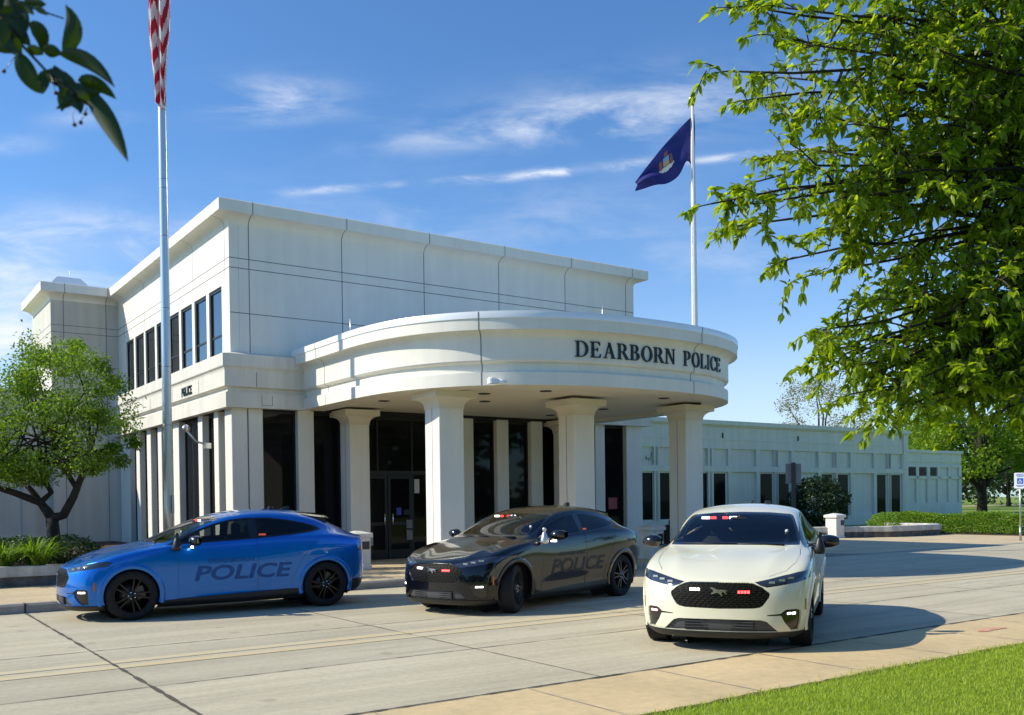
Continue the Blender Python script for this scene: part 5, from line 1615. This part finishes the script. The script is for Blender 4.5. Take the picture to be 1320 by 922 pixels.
def build_near_tree():
    """big leafy tree on the near lawn, trunk just out of frame to the right"""
    base = Vector((6.1, 7.6, 0))
    root = empty('leafy_tree', base, 0, 'large bright green leafy tree filling the upper right corner', 'tree')
    A = lambda px, py, Y: at(px, py, Y) - base
    mb = MB()
    hub = Vector((-.25, -.1, 2.3))
    mb.tube([(0, 0, -.2), (0, 0, .6), (-.05, 0, 1.4), tuple(hub), (-.2, 0, 3.4), (-.1, .1, 4.6), (0, .1, 6.0)], [.26, .21, .18, .17, .14, .10, .05], 12)
    tips = [  # (px, py, Y) of the bough ends, chosen along the crown's outline and inside it
        (952, 8, 6.4), (985, 45, 7.0), (930, 92, 6.0), (962, 128, 6.7), (1010, 100, 7.3), (1060, 60, 6.2), (1010, 10, 6.0),
        (908, 263, 5.9), (938, 292, 6.4), (965, 235, 6.9), (990, 205, 7.4), (1010, 250, 6.2), (1015, 335, 6.3), (1045, 355, 6.9), (1060, 300, 7.2), (975, 262, 6.1),
        (1062, 425, 6.1), (1062, 458, 6.5), (1075, 420, 6.9), (1110, 390, 6.3), (1092, 485, 6.0), (1118, 512, 6.6), (1145, 475, 7.1), (1160, 530, 5.9), (1185, 510, 6.6), (1200, 490, 6.2),
        (1225, 515, 7.0), (1265, 495, 6.0), (1300, 520, 6.6), (1335, 530, 6.1), (1098, 538, 6.3), (1150, 562, 6.1), (1128, 548, 6.9), (1215, 545, 6.4), (1255, 535, 6.9), (1298, 556, 6.2), (1180, 556, 6.9), (1340, 560, 6.8), (1075, 470, 6.4), (1100, 160, 6.6), (1130, 230, 6.1), (1120, 320, 6.8), (1180, 380, 6.2), (1160, 120, 6.9), (1200, 60, 6.0), (1140, 20, 6.6),
        (1220, 160, 6.5), (1210, 270, 6.9), (1260, 340, 6.1), (1250, 430, 6.7), (1300, 240, 6.3), (1290, 120, 6.8), (1280, 30, 6.2), (1320, 420, 6.4), (1360, 330, 6.8), (1360, 150, 6.3), (1360, 490, 6.2), (1350, 30, 6.6),
        (1000, -40, 6.4), (1080, -50, 6.7), (1180, -40, 6.3), (1290, -50, 6.6), (1060, 195, 6.4), (1085, 255, 6.1), (1040, 150, 6.8), (1160, 450, 6.9), (1110, 470, 6.3)]
    nodes = []
    bl, dl, tw = [], [], MB()
    rnd = random.Random(3)
    def sprig(p, d, L, nl):
        p = Vector(p); d = Vector(d).normalized()
        pts = [p]; dd = d.copy()
        for k in range(4):
            dd = (dd + Vector((rnd.uniform(-.25, .25), rnd.uniform(-.25, .25), rnd.uniform(-.22, .06)))).normalized()
            pts.append(pts[-1] + dd * L / 4)
        tw.tube(pts, [.005, .0045, .004, .003, .0015], 4, cap=False)
        for k in range(nl):
            t = rnd.uniform(.12, 1) * 4; i = min(3, int(t)); q = pts[i].lerp(pts[i + 1], t - i)
            sd = Vector((rnd.gauss(0, 1), rnd.gauss(0, 1), rnd.gauss(0, .8)))
            bl.append(q); dl.append((pts[i + 1] - pts[i]).normalized() * .6 + sd * .75 + Vector((0, 0, -.22)))
        for k in range(3):
            bl.append(pts[-1]); dl.append(dd + Vector((rnd.gauss(0, .5), rnd.gauss(0, .5), rnd.gauss(-.3, .4))))
    for k, (px, py, Y) in enumerate(tips):
        if px < 1000: px += 8
        if py > 480: py -= 30
        tip = A(px, py, 6.2 + (Y - 6.2) * .6)
        zs = 2.2 + max(0, min(3.2, (tip.z - 2.0) * .55)) + rnd.uniform(-.2, .2)
        start = Vector((-.15, 0, zs))
        L = (tip - start).length
        sag = Vector((0, 0, .10 * L))
        pts = [start.lerp(tip, t) + sag * math.sin(PI * t) + Vector((rnd.uniform(-1, 1), rnd.uniform(-1, 1), rnd.uniform(-1, 1))) * .05 * (0 < t < 1) for t in [q / 9 for q in range(10)]]
        mb.tube(pts, [.026 * (1 - q / 9.5) + .004 for q in range(10)], 6)
        # side branches leave the bough at all angles and carry the sprigs
        m = int(3 + L * 2.0)
        for q in range(m + 2):
            t = (.20 + .78 * (q + rnd.random()) / (m + 2)) * 9; i = min(8, int(t)); p = pts[i].lerp(pts[i + 1], t - i)
            ax = (pts[i + 1] - pts[i]).normalized()
            if q >= m: sec = [p + ax * e for e in (0, .1, .2, .3)]
            else:
                sd = Vector((rnd.gauss(0, .5), rnd.gauss(0, .8), rnd.gauss(.12, .85))).normalized()
                dd = (ax * .55 + sd).normalized(); ln = rnd.uniform(.30, .85) * (1. if t < 6.5 else .6)
                sec = [p]
                for e in range(5):
                    dd = (dd + Vector((rnd.uniform(-.2, .2), rnd.uniform(-.2, .2), rnd.uniform(-.22, .08)))).normalized()
                    sec.append(sec[-1] + dd * ln / 5)
                mb.tube(sec, [.010 - .0014 * e for e in range(6)], 5)
            for e in range(1, len(sec)):
                for _ in range(rnd.choice((1, 1, 2))):
                    sprig(sec[e], (sec[e] - sec[e - 1]).normalized() * .5 + Vector((rnd.gauss(0, .7), rnd.gauss(0, .7), rnd.gauss(.05, .7))), rnd.uniform(.10, .26), rnd.randint(8, 13))
        sprig(tip, (pts[-1] - pts[-2]), .22, 12)
    mb.build('trunk', M['bark_dark'], root)
    tw.build('twigs', M['bark'], root, fix=False)
    print('near tree leaves', len(bl))
    leaves('crown', np.array([tuple(p) for p in bl]), np.array([tuple(d) for d in dl]), .074, .033, M['leaf_near'], root, .22, .18)

def build_twig():
    """a twig hanging close to the viewer"""
    Y = 1.35
    A = lambda px, py, dy=0.: at(px, py, Y + dy)
    o0 = A(-60, -40)
    root = empty('hanging_branch', o0, 0, 'dark leafy twig with small berries hanging into the upper left corner', 'branch')
    R = lambda px, py, dy=0.: tuple(A(px, py, dy) - o0)
    mb = MB()
    mb.tube([R(-420, -160, .1), R(-200, -80, .05), R(-60, -25), R(0, 20), R(28, 58), R(60, 92), (R(95, 122)), R(118, 138)], [.012, .009, .006, .0028, .0024, .002, .0016, .001], 6)
    mb.tube([R(-60, -25), R(-10, -8, .02), R(40, 10, .03), R(82, 24, .03)], [.003, .002, .0016, .001], 5)
    mb.build('twig', M['bark_dark'], root)
    rnd = random.Random(2)
    def leaf(pts, w, m):
        """leaf along a pixel curve (base, mid, tip) with given half width in px"""
        n = 9; rows = []
        P = [Vector(R(*p)) for p in pts]
        f = .98 * w / FOC * Y
        view = Vector((P[1] + o0) - Vector((0, 0, H))).normalized()
        q = Quaternion(view, rnd.uniform(-.1, .1))
        for k in range(n + 1):
            t = k / n
            c = P[0] * (1 - t) ** 2 + P[1] * 2 * t * (1 - t) + P[2] * t * t
            tg = ((P[1] - P[0]) * (1 - t) + (P[2] - P[1]) * t).normalized()
            s = tg.cross(view).normalized(); hw = f * (math.sin(PI * t ** .8)) ** .8 + .0002
            rows.append([c - s * hw + view * hw * .35, c - s * hw * .5 + view * hw * .1, c, c + s * hw * .5 + view * hw * .1, c + s * hw + view * hw * .35])
        MB().sheet(rows, 0, True).build('leaf', m, root, fix=False)
    L = M['leaf_twig']
    for k in range(15):
        bx, by = rnd.choice(((0, 20), (20, 48), (34, 62), (58, 90), (84, 112), (100, 124), (12, 8))); a = rnd.uniform(-.6, 2.6); l = rnd.uniform(18, 40)
        leaf([(bx, by, rnd.uniform(-.02, .05)), (bx + l * .5 * math.cos(a) + rnd.uniform(-5, 5), by + l * .5 * math.sin(a)), (bx + l * math.cos(a), by + l * math.sin(a) + 4)], l * rnd.uniform(.16, .27), L)
    leaf([(80, 68), (108, 40), (84, 6)], 11, L)
    leaf([(75, 70), (115, 66), (148, 113)], 10, L)
    leaf([(108, 112), (140, 150), (165, 209, -.02)], 12, L)
    leaf([(24, 66), (34, 100), (53, 121, .01)], 12, L)
    leaf([(100, 104), (122, 100), (150, 128, .03)], 9, L)
    leaf([(36, 30), (60, 38), (54, 70, .02)], 10, L)
    leaf([(84, 92), (86, 122), (104, 142, .0)], 12, L)
    leaf([(20, 20), (16, 44), (4, 62)], 16, L); leaf([(-30, 0), (4, 8), (22, 34, .02)], 15, L); leaf([(-20, 50), (0, 60), (20, 68)], 8, L)
    leaf([(20, 5), (34, 6), (44, 20)], 6, L); leaf([(-10, -10), (2, 12), (14, 50, .03)], 14, L); leaf([(55, 66), (68, 64), (80, 70)], 8, L)
    leaf([(100, 128), (84, 136), (72, 140)], 4, L); leaf([(45, 10), (52, 12), (62, 20)], 4, L)
    leaf([(-40, 20), (-10, 30), (30, 22)], 14, L); leaf([(10, -6), (26, 22), (30, 48)], 14, L); leaf([(-6, 22), (18, 34), (40, 60, .01)], 13, L); leaf([(30, -12), (40, 4), (60, 6)], 8, L); leaf([(-10, 44), (10, 50), (26, 74)], 11, L); leaf([(60, 90), (76, 104), (98, 108)], 11, L); leaf([(92, 108), (110, 124), (128, 140)], 10, L); leaf([(70, 84), (76, 108), (92, 118)], 9, L)
    for bx, by, fx, fy in ((70, 107, 64, 96), (72, 120, 66, 98), (104, 158, 112, 140), (96, 161, 92, 140), (5, 92, 20, 72), (110, 147, 112, 138)):
        b = MB(); c = Vector(R(bx, by)); b.lathe([(.0001, -.0032), (.0024, -.002), (.0033, 0), (.0024, .002), (.0001, .0032)], 10, 'z', tuple(c)); b.tube([tuple(c), R(fx, fy)], .0005, 4)
        b.build('berry', M['berry'], root)

def bush(name, loc, rx, rz_, n, leaf, m, label, cat='bush', squash=1., group=None, ry=None):
    root = empty(name, loc, 0, label, cat, group)
    d = RNG.normal(0, 1, (n, 3)); d /= np.linalg.norm(d, axis=1)[:, None]
    r = RNG.uniform(.45, 1., n) ** .5 * (1 + .10 * np.sin(d[:, 0] * 7 + 1) * np.cos(d[:, 1] * 6) + .08 * np.sin(d[:, 2] * 9))
    P = d * r[:, None] * np.array([rx, ry or rx, rz_]) + np.array([0, 0, rz_ * .98])
    P = P[P[:, 2] > .02]
    small_leaves('foliage', P, leaf, M[m], root)
    mb = MB()
    for k in range(7):
        a = 2 * PI * k / 7; mb.tube([(.05 * math.cos(a), .05 * math.sin(a), -.05), (rx * .4 * math.cos(a), rx * .4 * math.sin(a), rz_ * 1.1)], [.03, .01], 5)
    mb.build('stems', M['bark_dark'], root)
    return root

def build_plants():
    build_left_tree(); build_near_tree(); build_twig()
    # hedge on the right, running back from the path
    root = empty('hedge', SN(26.35, 3.0, 0), RZ, 'long trimmed bright green hedge beside the right lawn', 'hedge')
    n = 52000; y = RNG.uniform(-6.2, 5.0, n); x = RNG.uniform(-.55, .55, n); z = RNG.uniform(.05, .86, n)
    face = RNG.integers(0, 4, n); x = np.where(face == 0, -.5 + RNG.normal(0, .06, n), x); z = np.where(face == 1, .84 + RNG.normal(0, .035, n), z)
    b = .05 * np.sin(y * 2.3) + .04 * np.sin(y * 5.1 + 1); x = x + b; z = z * (1 + .06 * np.sin(y * 1.7 + 2) + .03 * np.sin(y * 6))
    small_leaves('foliage', np.stack([x, y, z], 1), .075, M['leaf_hedge'], root)
    mb = MB()
    for k in range(24):
        yy = -6 + k * .46; mb.tube([(0, yy, -.05), (random.uniform(-.2, .2), yy + random.uniform(-.1, .1), .7)], [.03, .012], 5)
    mb.build('stems', M['bark_dark'], root)
    p = at(1055, 678, 50); p.z = 0
    bush('round_bush', p, 1.55, 1.38, 9000, .15, 'leaf_bush', 'dark round clipped bush in front of the annex windows')
    for px, py, Y, r, m, lb in ((1140, 688, 43.5, .8, 'leaf_hedge', 'low green shrub behind the curved planter wall'), (1168, 683, 44.5, .75, 'leaf_hedge', 'loose green shrub at the left end of the hedge')):
        q = at(px, py, Y); q.z = 0; bush('shrub', q, r, .42, 2600, .08, m, lb, 'shrub')
    # planter plants on the left
    bx = [(2, 2.0), (92, 1.5)]
    for px, Y, r, rr, lb in ((-6, 21.2, .85, .34, 'dark low shrub at the far left end of the planter'), (88, 21.4, .62, .36, 'dark low shrub under the small planter tree'), (30, 22.3, .9, .34, 'dark low shrub behind the strap leaved clump')):
        q = at(px, 720, Y); q = Vector((q.x * K, q.y * K, .48)); bush('shrub', q, r, rr * .85, 3200, .06, 'leaf_deep', lb, 'shrub')
    def strap(px, py, Y, n, L, lb):
        q = at(px, py, Y); q = Vector((q.x * K, q.y * K, .50))
        root = empty('lily_clump', q, 0, lb, 'plant')
        mb = MB(); rnd = random.Random(int(px))
        for k in range(n):
            a = rnd.uniform(0, 2 * PI); l = L * rnd.uniform(.6, 1.1); sp = rnd.uniform(.25, .8); w = .016
            rows = []
            for t in (0, .35, .7, 1.):
                r = sp * l * t; z = l * (t - .62 * t * t * (.5 + sp * .9)); c = Vector((r * math.cos(a) + .1 * math.cos(a * 3), r * math.sin(a), z)); s = Vector((-math.sin(a), math.cos(a), 0)) * w * (1 - t ** 2 * .9)
                rows.append([tuple(c - s), tuple(c + s)])
            mb.sheet(rows, 0, True)
        mb.build('blades', M['lily'], root, fix=False)
    strap(48, 738, 20.3, 260, 1.15, 'bright green strap leaved clump in front of the planter tree')
    strap(6, 738, 20.2, 190, 1.0, 'bright green strap leaved clump at the far left edge')
    strap(122, 742, 20.6, 60, .34, 'small green strap leaved tuft beside the blue bonnet')
    # trees beyond
    G = 'trees beyond the buildings'
    bg_tree('broad_tree', at(1266, 661, 88, 0.), 15, 6.4, 'leaf_far', 'bright green broad tree with dark trunk on the right lawn', 36000, .32, None, 2.5, seed=3, trunk_r=.42, dens=46)
    q = at(1058, 640, 92, 0.)
    bg_tree('pale_tree', q, 13.4, 5.0, 'leaf_pale', 'pale sparse grey green tree rising behind the annex roof', 11000, .20, G, 4, seed=5, dens=30, bark='bark')
    bg_tree('far_tree', at(1150, 640, 112, 0.), 10.5, 6, 'leaf_far', 'green tree showing over the annex end wing', 9000, .34, G, 3, seed=6)
    bg_tree('far_tree', at(1235, 640, 130, 0.), 11, 6, 'leaf_deep', 'deep green tree behind the end wing corner', 9000, .36, G, 2.2, seed=7)
    bg_tree('far_tree', at(1300, 640, 140, 0.), 11, 7, 'leaf_deep', 'dark green tree behind the broad lawn tree', 9000, .36, G, 2.0, seed=8)
    # wood across the street behind the lawn, and behind the viewer (it shows in glass and paint)
    def ring(n, k, az0, az1, r0, r1, z1, rad, size, name, label, m='leaf_deep'):
        c = []
        for q in range(k):
            a = math.radians(random.uniform(az0, az1)); r = random.uniform(r0, r1)
            c.append((r * math.sin(a), r * math.cos(a), random.uniform(.5, z1)))
        o = small_leaves(name, clumpy(n, c, [random.uniform(*rad) for _ in c], .5), size, M[m])
        tag(o, label, 'woodland', kind='stuff')
    ring(30000, 110, 18, 62, 170, 215, 8, (3, 5.5), .85, 'far_wood', 'dark line of woodland beyond the far street')
    ring(46000, 230, 66, 232, 62, 88, 12, (3.5, 6), 1.5, 'tree_belt', 'belt of trees across the road behind the viewer')
# ------------------------------------------------------------------ flags, cars, light, camera
def cloth(name, f, nu, nv, mats, midx, parent=None):
    rows = [[f(u / nu, v / nv) for u in range(nu + 1)] for v in range(nv + 1)]
    vs = [p for r in rows for p in r]; fs = []; mi = []
    for v in range(nv):
        for u in range(nu):
            a = v * (nu + 1) + u
            fs.append((a, a + 1, a + nu + 2, a + nu + 1)); mi.append(midx((u + .5) / nu, (v + .5) / nv))
    return mesh_obj(name, vs, fs, mats, parent, mi, True)

def build_flags():
    # left pole
    p = BN(-7.32, 1.08, 0); p.z = .15
    root = empty('flagpole', p, 0, 'tall silver grey flagpole beside the left corner of the station', 'flagpole')
    root.rotation_euler = (0, math.radians(.05), 0)
    mb = MB(); mb.tube([(0, 0, -.1), (0, 0, 1.5), (0, 0, 4), (0, 0, 8), (0, 0, 12.5), (0, 0, 15.0)], [.104, .104, .100, .094, .086, .07], 20)
    mb.build('pole', M['alu'], root)
    for z, r in ((3.3, .1035), (4.6, .1015), (5.9, .0995), (7.5, .097), (8.55, .0955), (8.75, .0952)):
        MB().lathe([(r - .004, z), (r, z + .006), (r, z + .014), (r - .004, z + .02)], 20, 'z', cap=False).build('joint_band', M['alu_band'], root)
    mb = MB(); mb.tube([(.112, -.06, .9), (.10, -.05, 12)], .006, 4); mb.bbox(.10, .14, -.09, -.02, 1.35, 1.75, .008); mb.build('halyard', M['galv'], root)
    mb = MB(); mb.lathe([(.30, -.05), (.30, .03), (.16, .10), (.14, .16)], 24, 'z'); mb.build('base_collar', M['alu'], root)
    # draped striped flag: hangs in deep folds down the pole
    zt, zb = 14.6, 10.45
    def f(u, v):
        z = zt - (zt - zb) * (v ** .95) - .16 * math.sin(2.2 * u + 1) * v + .05 * math.sin(9 * u)
        w = .16 + .13 * math.sin(PI * min(1, v * 1.15 + .05))
        x = (u - .42) * 2 * w * .95 + .03 * math.sin(7 * v + 3 * u)
        y = -.13 + .085 * math.sin(u * 15.5 + v * 2.2) - .05 * u
        if v > .82: z -= (v - .82) * 1.1 * (u - .35)
        return (x, y, z)
    fl = cloth('striped_flag', f, 60, 70, [M['flag_red'], M['flag_white'], M['flag_navy']],
               lambda u, v: 2 if (v < .2 and u < .5) else (0 if int(40 + v * 15 + (u * 7. if u < .34 else (4.8 - u * 7. if u < .68 else u * 8 - 5.2)) + .35 * math.sin(7 * v)) % 2 == 0 else 1))
    fl.location = p + Vector((.0, 0, 0))
    tag(fl, 'red and white striped flag hanging limp on the left pole', 'flag')
    # right pole
    q = BN(9.6, 2.6, 0)
    b = at(899, 690, 30.5 * K); q = Vector((b.x, b.y, .10))
    root = empty('flagpole', q, 0, 'slim pale flagpole with gold ball behind the round canopy', 'flagpole')
    root.rotation_euler = (0, math.radians(-.12), 0)
    zt = at(896, 137, 30.5 * K).z - q.z
    mb = MB(); mb.tube([(0, 0, -.1), (0, 0, 5), (0, 0, 9), (0, 0, zt)], [.10, .095, .080, .048], 18); mb.build('pole', M['pole_white'], root)
    mb = MB(); mb.lathe([(.045, zt), (.06, zt + .02), (.06, zt + .05), (.035, zt + .09)], 16, 'z'); mb.build('truck', M['dark_metal'], root)
    mb = MB(); r = .115
    mb.lathe([(r * math.sin(t) + .0005, zt + .18 - r * math.cos(t)) for t in [PI * k / 12 for k in range(13)]], 20, 'z'); mb.build('gold_ball', M['gold'], root)
    MB().tube([(-.07, -.07, .8), (-.055, -.06, zt)], .006, 4).build('halyard', M['galv'], root)
    # navy flag streaming to the left, heavy with folds
    Y = 30.5 * K
    a = {k: at(*v, Y) for k, v in {'hd': (895, 147), 'hb': (896, 213), 'td': (818, 236), 'tb': (822, 244), 'm': (862, 188)}.items()}
    def g(u, v):
        # corner blend: hoist edge on the pole, fly end gathered at the lower left
        hz = a['hd'].lerp(a['hb'], v)
        tz = a['td'].lerp(a['tb'], v)
        low = at(866, 236, Y)
        pt = hz.lerp(tz, u)
        bulge = (low - a['hb'].lerp(a['tb'], .45)) * math.sin(PI * min(1, u * 1.05)) ** 1.2 * v ** 1.5 * .72
        notch = Vector((0, 0, .28)) * math.exp(-((u - .17) / .10) ** 2) * v ** 2
        up = Vector((0, 0, .10)) * math.sin(PI * u) * (1 - v)
        fold = Vector((.15, -1, 0)) * (.14 * math.sin(u * 13 + v * 5.) * (.25 + u * .8) + .08 * math.sin(v * 9 + u * 3) * u)
        return tuple(pt + bulge + up + notch + fold - q)
    def emb(u, v):
        x, y = (u - .50) / .155, (v - .46) / .25
        r = x * x + y * y
        if r > 1: return 0
        if abs(x) < .28 and -.45 < y < .40: return 4 if y < 0 else 1
        if abs(abs(x) - .52) < .17 and -.35 < y < .62: return 2
        if y > .55 and abs(x) < .7: return 3
        if y < -.55 and abs(x) < .22: return 2
        return 0
    fl = cloth('navy_flag', g, 70, 46, [M['flag_navy'], M['gold_cloth'], M['brown_cloth'], M['pale_cloth'], M['sky_cloth']], emb)
    fl.location = q
    tag(fl, 'dark navy state flag with gold and brown emblem streaming left from the right pole', 'flag')

def build_cars():
    build_car_meshes()
    make_car((-4.795, 15.447, 0), math.radians(212.6), 'paint_blue', 'bright blue patrol car parked side on at the left kerb', 0, 'rim', 'decal_blue', 'black', lamps=True, grille=False)
    make_car((.259, 15.951, 0), math.radians(231.7), 'paint_black', 'glossy black patrol car with front wheels turned, in the middle', 22, 'rim_grey', 'decal_black', 'alu', lamps=True)
    make_car((3.036, 12.489, 0), math.radians(249.8), 'paint_cream', 'cream white patrol car facing the viewer with red lights lit', 0, 'rim', 'decal_cream', 'black', ('em_white', 'em_pink'))

SUN_EL = math.radians(36.5); SUN_AZ_TRAVEL = math.radians(5.0)
def build_light():
    s = Vector((-math.cos(SUN_AZ_TRAVEL) * math.cos(SUN_EL), -math.sin(SUN_AZ_TRAVEL) * math.cos(SUN_EL), math.sin(SUN_EL)))
    l = bpy.data.lights.new('sun', 'SUN'); l.energy = 4.4; l.angle = math.radians(.5); l.color = (1., .925, .76)
    o = bpy.data.objects.new('sun', l); COL.objects.link(o)
    o.rotation_euler = (-s).to_track_quat('-Z', 'Y').to_euler(); o.location = s * 60
    w = bpy.data.worlds.new('World'); SC.world = w; w.use_nodes = True
    nt = w.node_tree; N_ = nt.nodes; L_ = nt.links
    bg = N_['Background']
    sk = N_.new('ShaderNodeTexSky'); sk.sky_type = 'NISHITA'; sk.sun_disc = False
    sk.sun_elevation = SUN_EL; sk.sun_rotation = math.atan2(s.x, s.y)
    sk.air_density = 1.0; sk.dust_density = .35; sk.ozone_density = 2.6; sk.altitude = 200
    def math_(op, a, b=None, c=None):
        n = N_.new('ShaderNodeMath'); n.operation = op
        for i, v in enumerate((a, b, c)):
            if v is None: continue
            if isinstance(v, (int, float)): n.inputs[i].default_value = v
            else: L_.new(v, n.inputs[i])
        return n.outputs[0]
    tc = N_.new('ShaderNodeTexCoord'); sp = N_.new('ShaderNodeSeparateXYZ'); L_.new(tc.outputs['Generated'], sp.inputs[0])
    x, y, z = sp.outputs
    ys = math_('MAXIMUM', y, .05)
    gx = math_('DIVIDE', x, ys); gz = math_('DIVIDE', z, ys)
    front = math_('GREATER_THAN', y, .05)
    cmb = N_.new('ShaderNodeCombineXYZ'); L_.new(gx, cmb.inputs[0]); L_.new(gz, cmb.inputs[1])
    def noise(scale, sx, sy, det=6, rot=0., dist=.4):
        mp = N_.new('ShaderNodeMapping'); mp.inputs['Scale'].default_value = (sx, sy, 1); mp.inputs['Rotation'].default_value = (0, 0, rot)
        L_.new(cmb.outputs[0], mp.inputs[0]); n = N_.new('ShaderNodeTexNoise'); n.inputs['Scale'].default_value = scale; n.inputs['Detail'].default_value = det
        n.inputs['Roughness'].default_value = .62; n.inputs['Distortion'].default_value = dist; L_.new(mp.outputs[0], n.inputs['Vector']); return n.outputs['Fac']
    def sstep(v, a, b):
        m = N_.new('ShaderNodeMapRange'); m.interpolation_type = 'SMOOTHSTEP'
        L_.new(v, m.inputs[0]); m.inputs[1].default_value = a; m.inputs[2].default_value = b; return m.outputs[0]
    n1 = noise(7, 1, 3.2, 7, .12); n2 = noise(16, 1, 2.6, 6, -.15); n3 = noise(3, 1, 4, 5, .05)
    fib = math_('MULTIPLY', sstep(n1, .36, .72), math_('ADD', .45, math_('MULTIPLY', n2, .9)))
    total = None
    def cloud(px, py, rx, ry, ang, stg, tex):
        nonlocal total
        cx, cz = (px - 660) / FOC, (645.8 - .0126 * (px - 660) - py) / FOC
        dx = math_('SUBTRACT', gx, cx); dz = math_('SUBTRACT', gz, cz); c, s_ = math.cos(ang), math.sin(ang)
        u = math_('DIVIDE', math_('ADD', math_('MULTIPLY', dx, c), math_('MULTIPLY', dz, s_)), rx / FOC)
        v = math_('DIVIDE', math_('SUBTRACT', math_('MULTIPLY', dz, c), math_('MULTIPLY', dx, s_)), ry / FOC)
        r = math_('ADD', math_('MULTIPLY', u, u), math_('MULTIPLY', v, v))
        g = math_('POWER', 2.718, math_('MULTIPLY', r, -1.))
        t = math_('MULTIPLY', math_('MULTIPLY', g, tex), stg)
        total = t if total is None else math_('ADD', total, t)
    fine = math_('ADD', .15, sstep(n2, .38, .66))
    cloud(740, 222, 95, 5.5, .10, .85, fine); cloud(960, 203, 90, 4.5, .10, .60, fine); cloud(430, 246, 55, 5, .06, .55, fine); cloud(600, 233, 26, 4, .05, .55, fine); cloud(510, 240, 14, 3.5, .05, .4, fine)
    cloud(362, 130, 85, 26, .02, .75, fib); cloud(800, 150, 170, 30, .05, .75, fib); cloud(640, 178, 150, 16, .05, .45, fib)
    cloud(60, 318, 150, 42, .03, .6, math_('ADD', .25, fib)); cloud(10, 430, 130, 70, 0, .75, math_('ADD', .35, fib)); cloud(5, 190, 60, 12, 0, .4, fib); cloud(130, 150, 60, 14, .1, .3, fib)
    cloud(600, 290, 420, 60, .02, .2, fib); cloud(985, 560, 260, 120, 0, .45, .8); cloud(980, 330, 170, 40, .02, .2, fib); cloud(120, 380, 300, 60, 0, .18, fib)
    cloud(1000, 110, 260, 40, .05, .2, fib)
    low = math_('MULTIPLY', sstep(gz, .42, .02), .12)
    total = math_('ADD', total, low)
    fac = math_('MULTIPLY', math_('MINIMUM', total, .93), front)
    mx = N_.new('ShaderNodeMix'); mx.data_type = 'RGBA'
    L_.new(fac, mx.inputs[0]); tint = N_.new('ShaderNodeMix'); tint.data_type = 'RGBA'; tint.blend_type = 'MULTIPLY'; tint.inputs[0].default_value = 1.
    L_.new(sk.outputs[0], tint.inputs[6]); tint.inputs[7].default_value = (.76, 1.13, 1.46, 1)
    L_.new(tint.outputs[2], mx.inputs[6]); mx.inputs[7].default_value = (7.6, 8.0, 8.6, 1)
    L_.new(mx.outputs[2], bg.inputs[0]); bg.inputs[1].default_value = .097
    return sk

def build_camera():
    cam = bpy.data.cameras.new('camera'); o = bpy.data.objects.new('camera', cam); COL.objects.link(o); SC.camera = o
    m = Matrix(((CRT.x, CUP.x, -FW.x, 0), (CRT.y, CUP.y, -FW.y, 0), (CRT.z, CUP.z, -FW.z, H), (0, 0, 0, 1)))
    o.matrix_world = m
    cam.sensor_width = 36; cam.lens = FOC / 1320 * 36; cam.shift_y = (662.213 - 461) / 1320
    cam.clip_start = .05; cam.clip_end = 3000
    cam.dof.use_dof = True; cam.dof.focus_distance = 15.; cam.dof.aperture_fstop = 7.5
    SC.view_settings.view_transform = 'Standard'; SC.view_settings.look = 'None'
    SC.view_settings.exposure = .38; SC.view_settings.gamma = 1.
    SC.render.engine = 'CYCLES'; SC.cycles.use_denoising = True
    SC.cycles.max_bounces = 8; SC.cycles.transparent_max_bounces = 16
    SC.cycles.sample_clamp_indirect = 6

build_materials(); car_materials()
build_ground(); build_grass(); build_furniture()
build_station(); build_annex()
build_plants(); build_flags(); build_cars()
build_light(); build_camera()
